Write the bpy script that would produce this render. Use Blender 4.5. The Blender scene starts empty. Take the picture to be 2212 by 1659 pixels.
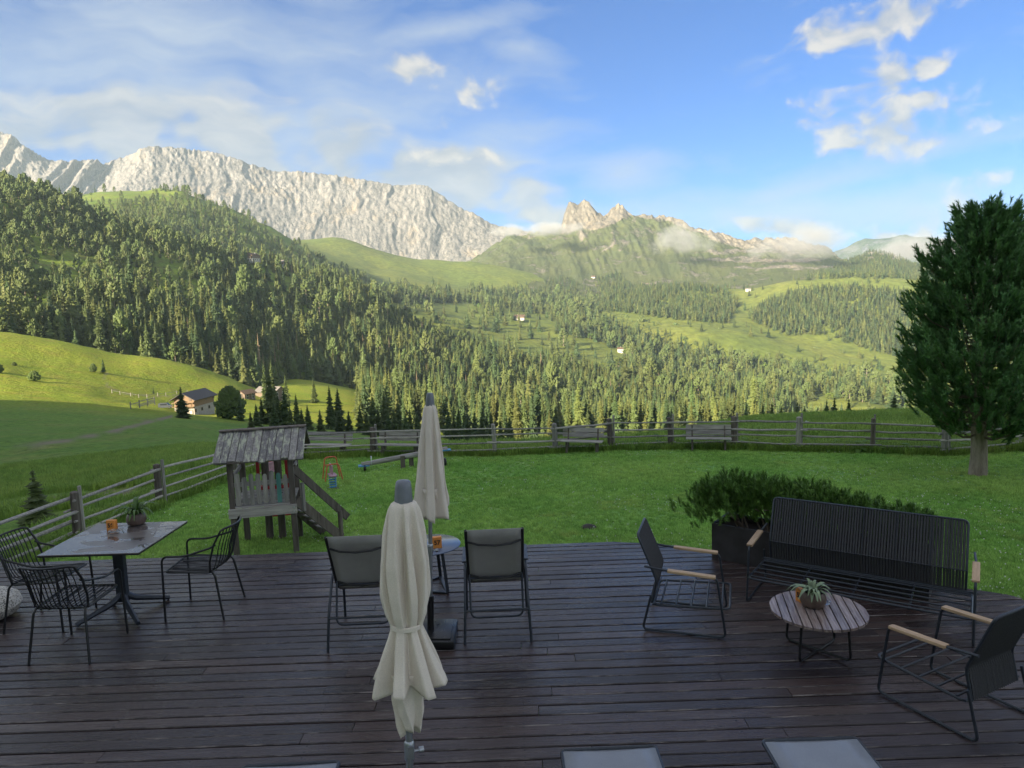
import bpy, bmesh, math, random
import numpy as np
from mathutils import Vector, Matrix
SC = bpy.context.scene
COL = SC.collection
RAD = math.radians
random.seed(7); RNG = np.random.default_rng(11)

# ------------------------------------------------------------------ camera, sky, sun, exposure
FPX, HC, PITCH, ROLL = 1514.0, 3.18, RAD(6.55), RAD(2.0)      # focal length in px of a 2212 px wide picture
SUN_EL = RAD(21.0); LH = (0.68, 0.7332)                       # heading of the light over the ground
cam_d = bpy.data.cameras.new('camera'); cam = bpy.data.objects.new('camera', cam_d); COL.objects.link(cam)
cam_d.sensor_width = 36.0; cam_d.lens = 36.0 * FPX / 2212.0; cam_d.clip_start = 0.05; cam_d.clip_end = 30000
cam.matrix_world = Matrix.Translation((0, 0, HC)) @ Matrix.Rotation(math.pi/2 - PITCH, 4, 'X') @ Matrix.Rotation(-ROLL, 4, 'Z')
SC.camera = cam
vs = SC.view_settings; vs.view_transform = 'Standard'; vs.look = 'None'; vs.gamma = 1.0; vs.use_curve_mapping = False
vs.exposure = EXPOSURE = 2.1
CLOUD_B = 0.178; SKY_TINT = (0.018, 0.195, 0.405)
SC.cycles.volume_bounces = 1; SC.cycles.max_bounces = 6; SC.cycles.diffuse_bounces = 3; SC.cycles.transparent_max_bounces = 12
SC.cycles.volume_step_rate = 4.0

def ray(px, py):
    u = (px - 1106) / FPX; v = (829.5 - py) / FPX
    a = u*math.cos(ROLL) + v*math.sin(ROLL); b = -u*math.sin(ROLL) + v*math.cos(ROLL)
    return np.array([a, math.cos(PITCH) + b*math.sin(PITCH), -math.sin(PITCH) + b*math.cos(PITCH)])
def G(px, py, z=0.0):
    d = ray(px, py); t = (z - HC) / d[2]; return Vector((t*d[0], t*d[1], HC + t*d[2]))
def AT(px, py, r):
    d = ray(px, py); t = r / math.hypot(d[0], d[1]); return Vector((t*d[0], t*d[1], HC + t*d[2]))
def proj(X, Y, Z):
    q = Z - HC; dep = np.maximum(Y*math.cos(PITCH) - q*math.sin(PITCH), 1e-3)
    a = X/dep; b = (Y*math.sin(PITCH) + q*math.cos(PITCH))/dep
    return 1106 + FPX*(a*math.cos(ROLL) - b*math.sin(ROLL)), 829.5 - FPX*(a*math.sin(ROLL) + b*math.cos(ROLL))

# ------------------------------------------------------------------ node helpers
class NT:
    def __init__(s, tree): s.t = tree; s.n = tree.nodes; s.l = tree.links
    def new(s, kind, **kw):
        n = s.n.new(kind)
        for k, v in kw.items(): setattr(n, k, v)
        return n
    def set(s, sock, v):
        if v is None: return
        if isinstance(v, bpy.types.NodeSocket): s.l.new(v, sock)
        else:
            if hasattr(sock.default_value, '__len__') and len(sock.default_value) == 4 and hasattr(v, '__len__') and len(v) == 3: v = (*v, 1)
            sock.default_value = v
    def math(s, op, a, b=None, c=None, clamp=False):
        n = s.new('ShaderNodeMath', operation=op, use_clamp=clamp)
        s.set(n.inputs[0], a); s.set(n.inputs[1], b)
        if c is not None: s.set(n.inputs[2], c)
        return n.outputs[0]
    def vmath(s, op, a, b=None, scale=None):
        n = s.new('ShaderNodeVectorMath', operation=op); s.set(n.inputs[0], a)
        if b is not None: s.set(n.inputs[1], b)
        if scale is not None: s.set(n.inputs[3], scale)
        return n.outputs[1] if op in ('LENGTH', 'DOT_PRODUCT') else n.outputs[0]
    def noise(s, vec, scale, detail=4, rough=0.55, dist=0.0, out=0, lac=2.0):
        n = s.new('ShaderNodeTexNoise'); s.set(n.inputs['Vector'], vec); s.set(n.inputs['Scale'], scale)
        s.set(n.inputs['Detail'], detail); s.set(n.inputs['Roughness'], rough); s.set(n.inputs['Distortion'], dist)
        return n.outputs[out]
    def voro(s, vec, scale, feature='F1', out=0, rand=1.0):
        n = s.new('ShaderNodeTexVoronoi', feature=feature); s.set(n.inputs['Vector'], vec); s.set(n.inputs['Scale'], scale); s.set(n.inputs['Randomness'], rand)
        return n.outputs[out]
    def mapr(s, v, a, b, c=0.0, d=1.0, kind='LINEAR'):
        n = s.new('ShaderNodeMapRange', interpolation_type=kind); n.clamp = True
        for i, x in enumerate((v, a, b, c, d)): s.set(n.inputs[i], x)
        return n.outputs[0]
    def mix(s, f, a, b, mode='MIX'):
        n = s.new('ShaderNodeMix', data_type='RGBA', blend_type=mode); n.clamp_factor = True
        s.set(n.inputs['Factor'], f); s.set(n.inputs[6], a); s.set(n.inputs[7], b); return n.outputs[2]
    def comb(s, x, y, z):
        n = s.new('ShaderNodeCombineXYZ')
        for i, v in enumerate((x, y, z)): s.set(n.inputs[i], v)
        return n.outputs[0]
    def sep(s, v):
        n = s.new('ShaderNodeSeparateXYZ'); s.set(n.inputs[0], v); return n.outputs
    def ramp(s, f, stops):
        n = s.new('ShaderNodeValToRGB'); s.set(n.inputs[0], f); e = n.color_ramp.elements
        while len(e) < len(stops): e.new(0.5)
        for i, (p, c) in enumerate(stops): e[i].position = p; e[i].color = (*c, 1)
        return n.outputs[0]
    def mapping(s, vec, scale=(1, 1, 1), rot=(0, 0, 0), loc=(0, 0, 0)):
        n = s.new('ShaderNodeMapping'); s.set(n.inputs[0], vec); n.inputs[1].default_value = loc; n.inputs[2].default_value = rot; n.inputs[3].default_value = scale
        return n.outputs[0]
    def coord(s, which='Object'): return s.new('ShaderNodeTexCoord').outputs[which]
    def pos(s): return s.new('ShaderNodeNewGeometry').outputs['Position']
    def rnd(s): return s.new('ShaderNodeObjectInfo').outputs['Random']
    def bump(s, h, strength=0.3, dist=0.02):
        n = s.new('ShaderNodeBump'); s.set(n.inputs['Height'], h); n.inputs['Strength'].default_value = strength; n.inputs['Distance'].default_value = dist
        return n.outputs[0]

def new_mat(name):
    m = bpy.data.materials.new(name); m.use_nodes = True; t = NT(m.node_tree)
    b = [n for n in t.n if n.type == 'BSDF_PRINCIPLED'][0]
    return m, t, b
def pset(t, b, color=None, rough=None, metal=None, normal=None, spec=None, coat=None, sub=None):
    for k, v in (('Base Color', color), ('Roughness', rough), ('Metallic', metal), ('Normal', normal), ('Specular IOR Level', spec), ('Coat Weight', coat)):
        if v is not None: t.set(b.inputs[k], v)

# ------------------------------------------------------------------ world: Nishita sky with procedural clouds
def azel(px, py):
    d = ray(px, py); return math.degrees(math.atan2(d[0], d[1])), math.degrees(math.atan2(d[2], math.hypot(d[0], d[1])))
world = bpy.data.worlds.new('World'); SC.world = world; world.use_nodes = True
w = NT(world.node_tree); bg = [n for n in w.n if n.type == 'BACKGROUND'][0]
sky = w.new('ShaderNodeTexSky', sky_type='NISHITA'); sky.sun_disc = False; sky.sun_elevation = SUN_EL
sky.sun_rotation = math.atan2(-LH[0], -LH[1]); sky.altitude = 2000; sky.air_density = 1.0; sky.dust_density = 0.4; sky.ozone_density = 2.0
dirv = w.coord('Generated'); sx, sy, sz = w.sep(dirv)
AZ = w.math('DEGREES', w.math('ARCTAN2', sx, sy)); EL = w.math('DEGREES', w.math('ARCSINE', sz))
AE = w.comb(AZ, EL, 0.0)
wa = w.vmath('SCALE', w.vmath('SUBTRACT', w.noise(AE, 0.10, 3, out=1), (0.5, 0.5, 0.5)), scale=6.0)
AEW = w.vmath('ADD', AE, wa)
def blob(px, py, wx, wy, rot=0.0, vec=None, gain=1.0):
    """soft elliptical cover round a direction; wx, wy half sizes in degrees"""
    a, e = azel(px, py); k = 1.55*gain
    mp = w.new('ShaderNodeMapping', vector_type='TEXTURE'); w.set(mp.inputs[0], AEW if vec is None else vec)
    mp.inputs[1].default_value = (a, e, 0); mp.inputs[2].default_value = (0, 0, RAD(rot)); mp.inputs[3].default_value = (wx*k, wy*k, 1)
    gr = w.new('ShaderNodeTexGradient', gradient_type='SPHERICAL'); w.l.new(mp.outputs[0], gr.inputs[0]); return gr.outputs['Fac']
def total(bl):
    o = bl[0]
    for b_ in bl[1:]: o = w.math('MAXIMUM', o, b_)
    return o
# cumulus and banks
cum = total([blob(1925, 285, 5.6, 2.6), blob(1840, 318, 1.8, .8), blob(1765, 238, 3.6, 1.6, 10), blob(1695, 265, 1.6, .9), blob(1900, 180, 2.2, 2.0, 40), blob(1985, 150, 2.2, 1.1), blob(1860, 68, 6.0, 1.5, 8), blob(1990, 240, 1.6, 1.1),
  blob(1000, 195, 5.5, 2.2, gain=.80), blob(900, 150, 4.0, 1.8, gain=.70), blob(980, 262, 4.0, 1.2, gain=.72),
  blob(960, 345, 6, 1.3, -8, gain=.8), blob(1180, 470, 3.5, .9),
  blob(2080, 500, 8.5, 2.0), blob(1990, 548, 6.5, 1.1), blob(2230, 440, 6, 2.0, gain=.9), blob(1680, 492, 5.0, 1.0, gain=.9)])
nz = w.noise(w.mapping(AEW, (1, 1.3, 1)), 0.48, 6, 0.55, 0.0)
wide = w.mapr(w.noise(AE, 0.05, 2, 0.5), 0.34, 0.54, 0.0, 0.95)              # unseen broken cloud outside the frame, thickened to add soft fill light
inside = w.mapr(w.math('ABSOLUTE', AZ), 34.0, 50.0, 0.0, 1.0)
high = w.mapr(EL, 22.0, 34.0, 0.0, 1.0)
inside = w.math('MAXIMUM', inside, high)
cum = w.math('MAXIMUM', cum, w.math('MULTIPLY', wide, inside))
cd = w.mapr(w.math('ADD', cum, w.math('MULTIPLY', w.math('SUBTRACT', nz, 0.5), 1.5)), 0.26, 0.78, 0.0, 0.93, 'SMOOTHSTEP')
# cirrus veil, combed by the wind
cv = total([blob(330, 120, 19, 7, vec=AE), blob(700, 190, 14, 6, -12, vec=AE), blob(520, 95, 4, 1.0, -18, vec=AE), blob(960, 66, 9, 1.0, 8, vec=AE), blob(1130, 100, 4, 1.6, -15, vec=AE, gain=.9),
  blob(1780, 395, 14, 1.1, 11, vec=AE), blob(1340, 375, 4.0, 1.6, vec=AE), blob(640, 270, 18, 4, vec=AE), blob(1060, 330, 8, 4.0, vec=AE, gain=.9), blob(1600, 470, 22, 2.2, vec=AE, gain=.9)])
n2 = w.noise(w.mapping(AEW, (0.22, 1.1, 1), (0, 0, RAD(-9))), 0.30, 6, 0.62, 0.0)
cv = w.math('MAXIMUM', cv, w.math('MULTIPLY', inside, 0.55))
ci = w.mapr(w.math('ADD', cv, w.math('MULTIPLY', w.math('SUBTRACT', n2, 0.5), 1.9)), 0.16, 1.22, 0.0, 0.85)
# a long grey bank of stratus above the massif
bk = total([blob(60, 290, 14, 2.6, -2), blob(330, 300, 14, 2.8, -4), blob(620, 325, 12, 3.0, -7), blob(880, 372, 11, 3.0, -12), blob(1070, 440, 7, 2.6, -12), blob(250, 232, 5, 1.0, -6, gain=.8)])
n5 = w.noise(w.mapping(AEW, (0.30, 1.25, 1), (0, 0, RAD(4))), 0.36, 6, 0.60, 0.0)
sd = w.mapr(w.math('ADD', w.math('MULTIPLY', bk, 1.5), w.math('MULTIPLY', w.math('SUBTRACT', n5, 0.5), 1.7)), 0.25, 1.0, 0.0, 0.85, 'SMOOTHSTEP')
SKYK = 0.10; CB = CLOUD_B/SKYK
ccol = w.mix(w.mapr(nz, 0.46, 0.66), (.60*CB, .64*CB, .74*CB), (1.08*CB, 1.0*CB, .92*CB))
cicol = (.66*CB, .77*CB, .95*CB); scol = w.mix(w.mapr(n5, .40, .64), (.50*CB, .56*CB, .68*CB), (.84*CB, .83*CB, .84*CB))
skyc = w.mix(1.0, sky.outputs[0], SKY_TINT, 'MULTIPLY')
colw = w.mix(ci, skyc, cicol); colw = w.mix(sd, colw, scol); colw = w.mix(cd, colw, ccol)
w.set(bg.inputs['Color'], colw); bg.inputs['Strength'].default_value = SKYK
world.cycles.sampling_method = 'MANUAL'; world.cycles.sample_map_resolution = 512

sun_d = bpy.data.lights.new('sun', 'SUN'); sun_d.energy = 4.0; sun_d.angle = RAD(0.53); sun_d.color = (1.0, 0.85, 0.60)
sun = bpy.data.objects.new('sun', sun_d); COL.objects.link(sun)
sdir = Vector((LH[0]*math.cos(SUN_EL), LH[1]*math.cos(SUN_EL), -math.sin(SUN_EL)))
sun.rotation_euler = sdir.to_track_quat('-Z', 'Y').to_euler()

# ------------------------------------------------------------------ object helpers
def link(o, parent=None):
    COL.objects.link(o)
    if parent is not None: o.parent = parent
    return o
def mesh_obj(name, verts, faces, mats=(), parent=None, smooth=False, midx=None):
    me = bpy.data.meshes.new(name)
    if isinstance(verts, np.ndarray): verts = verts.tolist()
    me.from_pydata(verts, [], faces)
    for m in (mats if isinstance(mats, (list, tuple)) else [mats]): me.materials.append(m)
    if midx is not None: me.polygons.foreach_set('material_index', midx)
    if smooth: me.polygons.foreach_set('use_smooth', [True]*len(me.polygons))
    me.update()
    return link(bpy.data.objects.new(name, me), parent)
def tag(o, label=None, cat=None, group=None, kind=None):
    if label: o['label'] = label
    if cat: o['category'] = cat
    if group: o['group'] = group
    if kind: o['kind'] = kind
    return o
def thing(name, label, cat, loc=(0, 0, 0), rz=0.0, group=None):
    o = bpy.data.objects.new(name, None); COL.objects.link(o); o.empty_display_size = 0.2
    o.location = loc; o.rotation_euler = (0, 0, rz); return tag(o, label, cat, group)
def copy_tree(o, parent=None):
    c = o.copy(); COL.objects.link(c); c.parent = parent
    for ch in [x for x in o.children]: copy_tree(ch, c)
    return c

class MB:
    """mesh builder: collects boxes, tubes and lathes into one mesh"""
    def __init__(s): s.v = []; s.f = []
    def add(s, vs, fs):
        k = len(s.v); s.v += [tuple(p) for p in vs]; s.f += [tuple(i + k for i in f) for f in fs]; return s
    def box(s, c, d, rz=0.0, M=None, bev=0.0):
        x, y, z = d[0]/2, d[1]/2, d[2]/2
        if bev <= 0:
            P = [(-x,-y,-z),(x,-y,-z),(x,y,-z),(-x,y,-z),(-x,-y,z),(x,-y,z),(x,y,z),(-x,y,z)]
            Fc = [(0,3,2,1),(4,5,6,7),(0,1,5,4),(1,2,6,5),(2,3,7,6),(3,0,4,7)]
        else:
            bm = bmesh.new(); bmesh.ops.create_cube(bm, size=1.0)
            for v in bm.verts: v.co = Vector((v.co.x*d[0], v.co.y*d[1], v.co.z*d[2]))
            bmesh.ops.bevel(bm, geom=list(bm.edges), offset=bev, segments=2, affect='EDGES', profile=0.6)
            bm.verts.ensure_lookup_table(); P = [tuple(v.co) for v in bm.verts]; Fc = [tuple(v.index for v in f.verts) for f in bm.faces]; bm.free()
        R = Matrix.Rotation(rz, 3, 'Z') if M is None else M
        return s.add([R @ Vector(p) + Vector(c) for p in P], Fc)
    def bar(s, a, b, wd, th, up=(0, 0, 1), bev=0.0):
        a = Vector(a); b = Vector(b); y = (b - a); L = y.length; y.normalize(); x = y.cross(Vector(up)); x.normalize(); z = x.cross(y)
        return s.box((a + b)/2, (wd, L, th), M=Matrix((x, y, z)).transposed(), bev=bev)
    def tube(s, pts, r, n=8, closed=False, cap=True):
        pts = [Vector(p) for p in pts]; N = len(pts); rr = r if isinstance(r, (list, tuple)) else [r]*N
        T = []
        for i in range(N):
            if closed: t = pts[(i+1) % N] - pts[i-1]
            else: t = pts[min(i+1, N-1)] - pts[max(i-1, 0)]
            T.append(t.normalized() if t.length > 1e-9 else Vector((0, 0, 1)))
        nrm = T[0].cross(Vector((0, 0, 1))); 
        if nrm.length < 1e-3: nrm = T[0].cross(Vector((1, 0, 0)))
        nrm.normalize(); V = []
        for i in range(N):
            nrm = (nrm - T[i]*nrm.dot(T[i])); nrm.normalize(); bn = T[i].cross(nrm)
            for k in range(n):
                a = 2*math.pi*k/n; V.append(pts[i] + (nrm*math.cos(a) + bn*math.sin(a))*rr[i])
        Fc = []
        for i in range(N if closed else N-1):
            j = (i+1) % N
            for k in range(n): Fc.append((i*n+k, i*n+(k+1) % n, j*n+(k+1) % n, j*n+k))
        if cap and not closed: Fc.append(tuple(range(n))[::-1]); Fc.append(tuple((N-1)*n+k for k in range(n)))
        return s.add(V, Fc)
    def lathe(s, prof, n=24, c=(0, 0, 0), cap=True):
        V = [(c[0]+r*math.cos(2*math.pi*k/n), c[1]+r*math.sin(2*math.pi*k/n), c[2]+z) for r, z in prof for k in range(n)]
        Fc = [(i*n+k, i*n+(k+1) % n, (i+1)*n+(k+1) % n, (i+1)*n+k) for i in range(len(prof)-1) for k in range(n)]
        if cap: Fc += [tuple(range(n))[::-1], tuple((len(prof)-1)*n+k for k in range(n))]
        return s.add(V, Fc)
    def build(s, name, mat, parent=None, smooth=False):
        o = mesh_obj(name, s.v, s.f, mat, parent)
        if smooth:
            me = o.data; me.polygons.foreach_set('use_smooth', [True]*len(me.polygons))
            try: me.set_sharp_from_angle(angle=RAD(40))
            except Exception: pass
        return o
def fillet(path, r, n=4, closed=False):
    P = [Vector(p) for p in path]; out = []; N = len(P)
    for i in range(N):
        if not closed and i in (0, N-1): out.append(P[i]); continue
        a, b, c = P[i-1], P[i], P[(i+1) % N]; d1 = a-b; d2 = c-b; q = min(r, d1.length*.48, d2.length*.48)
        p0 = b + d1.normalized()*q; p1 = b + d2.normalized()*q
        for k in range(n+1):
            t = k/n; out.append(p0*(1-t)**2 + b*2*t*(1-t) + p1*t*t)
    return out

# ------------------------------------------------------------------ numpy noise
def _hash(ix, iy, seed):
    h = (ix.astype(np.int64)*374761393 + iy.astype(np.int64)*668265263 + seed*1442695041) & 0xffffffff
    h = ((h ^ (h >> 13))*1274126177) & 0xffffffff
    return ((h ^ (h >> 16)) & 0xffff)/65535.0
def vnoise(x, y, seed=0):
    x = np.asarray(x, float); y = np.asarray(y, float)
    ix = np.floor(x); iy = np.floor(y); fx = x-ix; fy = y-iy; fx = fx*fx*(3-2*fx); fy = fy*fy*(3-2*fy)
    a = _hash(ix, iy, seed); b = _hash(ix+1, iy, seed); c = _hash(ix, iy+1, seed); d = _hash(ix+1, iy+1, seed)
    return (a*(1-fx)+b*fx)*(1-fy)+(c*(1-fx)+d*fx)*fy
def fbm(x, y, seed=0, octv=4, gain=0.5):
    o = 0; amp = 1; tot = 0
    for k in range(octv):
        o = o + amp*vnoise(np.asarray(x)*2**k, np.asarray(y)*2**k, seed+k*17); tot += amp; amp *= gain
    return o/tot*2-1
def ridged(x, y, seed=0, octv=4, gain=0.55):
    o = 0; amp = 1; tot = 0
    for k in range(octv):
        o = o + amp*(1-np.abs(2*vnoise(np.asarray(x)*2**k, np.asarray(y)*2**k, seed+k*31)-1)); tot += amp; amp *= gain
    return o/tot
def inpoly(x, y, poly):
    x = np.asarray(x); y = np.asarray(y); ins = np.zeros(x.shape, bool); n = len(poly)
    for i in range(n):
        x1, y1 = poly[i]; x2, y2 = poly[(i+1) % n]
        if y1 == y2: continue
        c = ((y1 > y) != (y2 > y)) & (x < (x2-x1)*(y-y1)/(y2-y1)+x1); ins ^= c
    return ins
# ------------------------------------------------------------------ materials of the land
def grass_mat(name, a, b, c, scale=0.08, fine=3.0, rough=0.75, bumpd=0.05, bumps=0.5, track=None):
    m, t, bs = new_mat(name); p = t.pos()
    n1 = t.noise(p, scale, 5, 0.6); n2 = t.noise(t.mapping(p, (1, 1, .4)), fine, 4, 0.65); n3 = t.noise(p, scale*6, 3, .6)
    col = t.mix(t.mapr(n1, .35, .65), a, b); col = t.mix(t.mapr(n3, .45, .7, 0, .8), col, c)
    col = t.mix(1.0, col, t.ramp(n2, [(.25, (.55, .55, .55)), (.75, (1.35, 1.35, 1.3))]), 'MULTIPLY')
    if track:
        at = t.new('ShaderNodeAttribute', attribute_name='track').outputs['Fac']
        col = t.mix(at, col, track)
    pset(t, bs, col, rough, spec=.2, normal=t.bump(n2, bumps, bumpd)); return m
def meadow_mat():
    m, t, bs = new_mat('meadow_grass'); p = t.pos(); x, y, z = t.sep(p)
    n1 = t.noise(p, .03, 5, .6); n2 = t.noise(t.mapping(p, (1, 1, .4)), 1.6, 5, .7); n3 = t.noise(p, .18, 4, .65); n4 = t.noise(t.mapping(p, (.5, 1.6, 1)), .5, 4, .7)
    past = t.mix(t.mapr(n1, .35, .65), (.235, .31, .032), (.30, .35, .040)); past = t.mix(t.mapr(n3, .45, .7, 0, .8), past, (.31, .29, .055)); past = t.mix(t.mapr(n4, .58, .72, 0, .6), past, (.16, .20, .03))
    shade_green = t.mix(t.mapr(n1, .35, .65), (.115, .225, .036), (.165, .275, .048)); shade_green = t.mix(t.mapr(n3, .5, .7, 0, .8), shade_green, (.22, .25, .065)); shade_green = t.mix(t.mapr(n4, .55, .7, 0, .7), shade_green, (.085, .165, .03))
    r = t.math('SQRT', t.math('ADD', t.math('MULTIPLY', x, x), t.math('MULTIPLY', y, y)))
    f = t.mapr(t.math('ADD', r, t.math('MULTIPLY', t.math('SUBTRACT', t.noise(p, .02, 4), .5), 80.)), 120., 160.)     # near grass painted darker green where the hill's shade falls, lighter pasture beyond
    col = t.mix(f, shade_green, past); col = t.mix(1.0, col, t.ramp(n2, [(.25, (.5, .52, .5)), (.75, (1.4, 1.38, 1.3))]), 'MULTIPLY')
    col = t.mix(t.new('ShaderNodeAttribute', attribute_name='track').outputs['Fac'], col, (.25, .21, .16))
    hb = t.math('ADD', t.math('MULTIPLY', n2, .35), t.math('MULTIPLY', t.noise(p, .6, 5, .7), .8)); pset(t, bs, col, .8, spec=.15, normal=t.bump(hb, .9, .9)); return m
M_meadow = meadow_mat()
M_wood = grass_mat('wood_floor', (.12, .20, .03), (.19, .26, .036), (.15, .13, .06), .02, .6, bumpd=.5, bumps=.7)
M_alp = grass_mat('alpine_meadow', (.14, .185, .036), (.19, .21, .042), (.11, .15, .036), .006, .12, bumpd=2., bumps=.6)

def rock_mat(name, grey, ochre, dark, green=None):
    m, t, bs = new_mat(name); p = t.pos()
    st = t.noise(t.mapping(p, (1, 1, .17)), .045, 8, .68, .5)
    st2 = t.noise(t.mapping(p, (1, 1, .35)), .15, 4, .7)
    bl = t.noise(p, .006, 4, .55)
    oc = t.noise(t.mapping(p, (1, 1, .7)), .010, 6, .68)
    col = t.mix(t.mapr(bl, .35, .65), grey, tuple(g*.82 for g in grey))
    col = t.mix(t.mapr(oc, .55, .68, 0, .85), col, ochre)
    col = t.mix(t.mapr(st, .49, .36, 0, .9), col, dark)
    col = t.mix(1.0, col, t.ramp(st2, [(.25, (.72, .73, .76)), (.7, (1.15, 1.14, 1.12))]), 'MULTIPLY')
    for sc_, wd_, z_ in ((.011, .020, .30), (.030, .022, .22), (.07, .03, .3)):          # cracks and gullies run down the face
        ck = t.noise(t.mapping(p, (1, 1, z_), (0, .25, 0)), sc_, 4, .6, .4); col = t.mix(t.mapr(t.math('ABSOLUTE', t.math('SUBTRACT', ck, .5)), wd_, wd_*.2, 0, .75), col, tuple(v*.75 for v in dark))
    h = t.math('ADD', t.math('MULTIPLY', st, 16.0), t.math('MULTIPLY', st2, 5.0))
    if green:
        at = t.new('ShaderNodeAttribute', attribute_name='rock').outputs['Fac']
        g1 = t.noise(t.mapping(p, (1, 1, .5)), .012, 6, .65); g2 = t.noise(p, .05, 4, .7)
        gc = t.mix(t.mapr(g1, .38, .62), green[0], green[1]); gc = t.mix(t.mapr(g2, .52, .66, 0, .7), gc, green[2])
        f = t.mapr(t.math('ADD', at, t.math('MULTIPLY', t.math('SUBTRACT', t.noise(t.mapping(p, (1, 1, .45)), .022, 7, .7), .5), 1.7)), .42, .60)
        col = t.mix(f, gc, col)
        h = t.math('MULTIPLY', h, t.mapr(f, 0, 1, .35, 1.0))
    pset(t, bs, col, .9, spec=.1, normal=t.bump(h, .6, 1.0)); return m
M_rock = rock_mat('limestone', (.300, .283, .272), (.36, .29, .21), (.155, .150, .150))
M_green_rock = rock_mat('rocky_pasture', (.29, .265, .23), (.32, .265, .195), (.17, .155, .14), ((.080, .100, .045), (.105, .118, .050), (.055, .072, .042)))
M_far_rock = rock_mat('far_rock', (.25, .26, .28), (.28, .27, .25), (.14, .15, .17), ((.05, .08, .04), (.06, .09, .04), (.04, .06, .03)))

# ------------------------------------------------------------------ lofted land: rows of (px, py, distance) from near to far
def crom(p0, p1, p2, p3, t):
    return 0.5*((2*p1)+(-p0+p2)*t+(2*p0-5*p1+4*p2-p3)*t*t+(-p0+3*p1-3*p2+p3)*t**3)
def layer(name, rows, mat, ncol, nsub, px0=-700, px1=2900, disp=None, attrs=None, soft=0, linear=False):
    px = np.linspace(px0, px1, ncol); R = []
    for rw in rows:
        if isinstance(rw, tuple): rr, pts = rw; pts = [(a, b, rr) for a, b in pts]
        else: pts = rw
        a = np.array(pts, float); py = np.interp(px, a[:, 0], a[:, 1]); r = np.interp(px, a[:, 0], a[:, 2])
        if soft:
            k = np.ones(soft)/soft; py = np.convolve(np.pad(py, soft, mode='edge'), k, 'same')[soft:-soft]; r = np.convolve(np.pad(r, soft, mode='edge'), k, 'same')[soft:-soft]
        u = (px-1106)/FPX; v = (829.5-py)/FPX
        A = u*math.cos(ROLL)+v*math.sin(ROLL); B = -u*math.sin(ROLL)+v*math.cos(ROLL)
        dy = math.cos(PITCH)+B*math.sin(PITCH); dz = -math.sin(PITCH)+B*math.cos(PITCH); t = r/np.hypot(A, dy)
        R.append(np.stack([A*t, dy*t, HC+dz*t], 1))
    R = np.array(R); n = len(R); out = []; T = []
    for i in range(n-1):
        p0 = R[max(i-1, 0)]; p1 = R[i]; p2 = R[i+1]; p3 = R[min(i+2, n-1)]
        ns = nsub if isinstance(nsub, int) else nsub[i]
        for k in range(ns):
            tt = k/ns; out.append(p1*(1-tt)+p2*tt if linear else crom(p0, p1, p2, p3, tt)); T.append(i+tt)
    out.append(R[-1]); T.append(n-1)
    g = np.array(out); T = np.array(T)[:, None]*np.ones((1, ncol)); PXC = np.ones((len(out), 1))*px[None]
    if disp: g = g + disp(PXC, T, g)
    L = dict(g=g, T=T, PXC=PXC); L['px'], L['py'] = proj(g[..., 0], g[..., 1], g[..., 2])
    nr, nc = g.shape[:2]; me = bpy.data.meshes.new(name)
    idx = np.arange(nr*nc).reshape(nr, nc)
    q = np.stack([idx[:-1, :-1], idx[:-1, 1:], idx[1:, 1:], idx[1:, :-1]], -1).reshape(-1, 4)
    me.vertices.add(nr*nc); me.vertices.foreach_set('co', g.reshape(-1)); me.loops.add(q.size); me.loops.foreach_set('vertex_index', q.reshape(-1))
    me.polygons.add(len(q)); me.polygons.foreach_set('loop_start', np.arange(0, q.size, 4)); me.polygons.foreach_set('loop_total', np.full(len(q), 4)); me.polygons.foreach_set('use_smooth', np.ones(len(q), bool))
    me.update(calc_edges=True); me.materials.append(mat)
    if attrs:
        for k, fn in attrs.items():
            a = me.attributes.new(k, 'FLOAT', 'POINT'); a.data.foreach_set('value', np.asarray(fn(L), np.float32).reshape(-1))
    o = link(bpy.data.objects.new(name, me)); tag(o, kind='structure'); L['o'] = o
    return L
def on(L, px, py):
    """the point of a layer that stands at a place seen in the photograph"""
    d = (L['px']-px)**2+(L['py']-py)**2; i = np.unravel_index(np.argmin(d), d.shape); return Vector(L['g'][i])
def bumpz(amp, sc, seed, octv=4):
    def f(PX, T, g):
        d = np.zeros_like(g); d[..., 2] = amp*fbm(g[..., 0]/sc, g[..., 1]/sc, seed, octv); return d
    return f

# the lawn: a terrace of mown grass that tips over beyond the fence
def lawn_z(x, y):
    x = np.asarray(x, float); y = np.asarray(y, float)
    z = -0.55-0.065*(y-9)+0.05*fbm(x/3.1, y/3.1, 5, 3)
    far = np.interp(x, [-12, -5, 2, 8, 14, 30], [20.5, 20.8, 21.3, 20.6, 19.6, 18.0])+1.2
    left = np.interp(y, [4, 9, 12.4, 15.2, 20.5, 24], [-9.6, -8.7, -8.3, -8.3, -6.9, -6.3])-0.8
    o1 = np.maximum(y-far, 0); o2 = np.maximum(left-x, 0)
    z = z-np.where(x < 5, 0.30, 0.10)*o1**1.25*.8-0.55*o2**1.15
    return z
nx, ny = 240, 150
gx, gy = np.meshgrid(np.linspace(-20, 42, nx), np.linspace(-2.0, 34, ny))
lg = np.stack([gx, gy, lawn_z(gx, gy)], -1)
idx = np.arange(nx*ny).reshape(ny, nx); q = np.stack([idx[:-1, :-1], idx[:-1, 1:], idx[1:, 1:], idx[1:, :-1]], -1).reshape(-1, 4)
M_lawn = grass_mat('lawn_turf', (.16, .33, .07), (.20, .38, .08), (.25, .36, .10), .25, 26., .7, .02, .9)
lawn = mesh_obj('lawn', lg.reshape(-1, 3), q.tolist(), M_lawn, smooth=True); tag(lawn, kind='structure')

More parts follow.
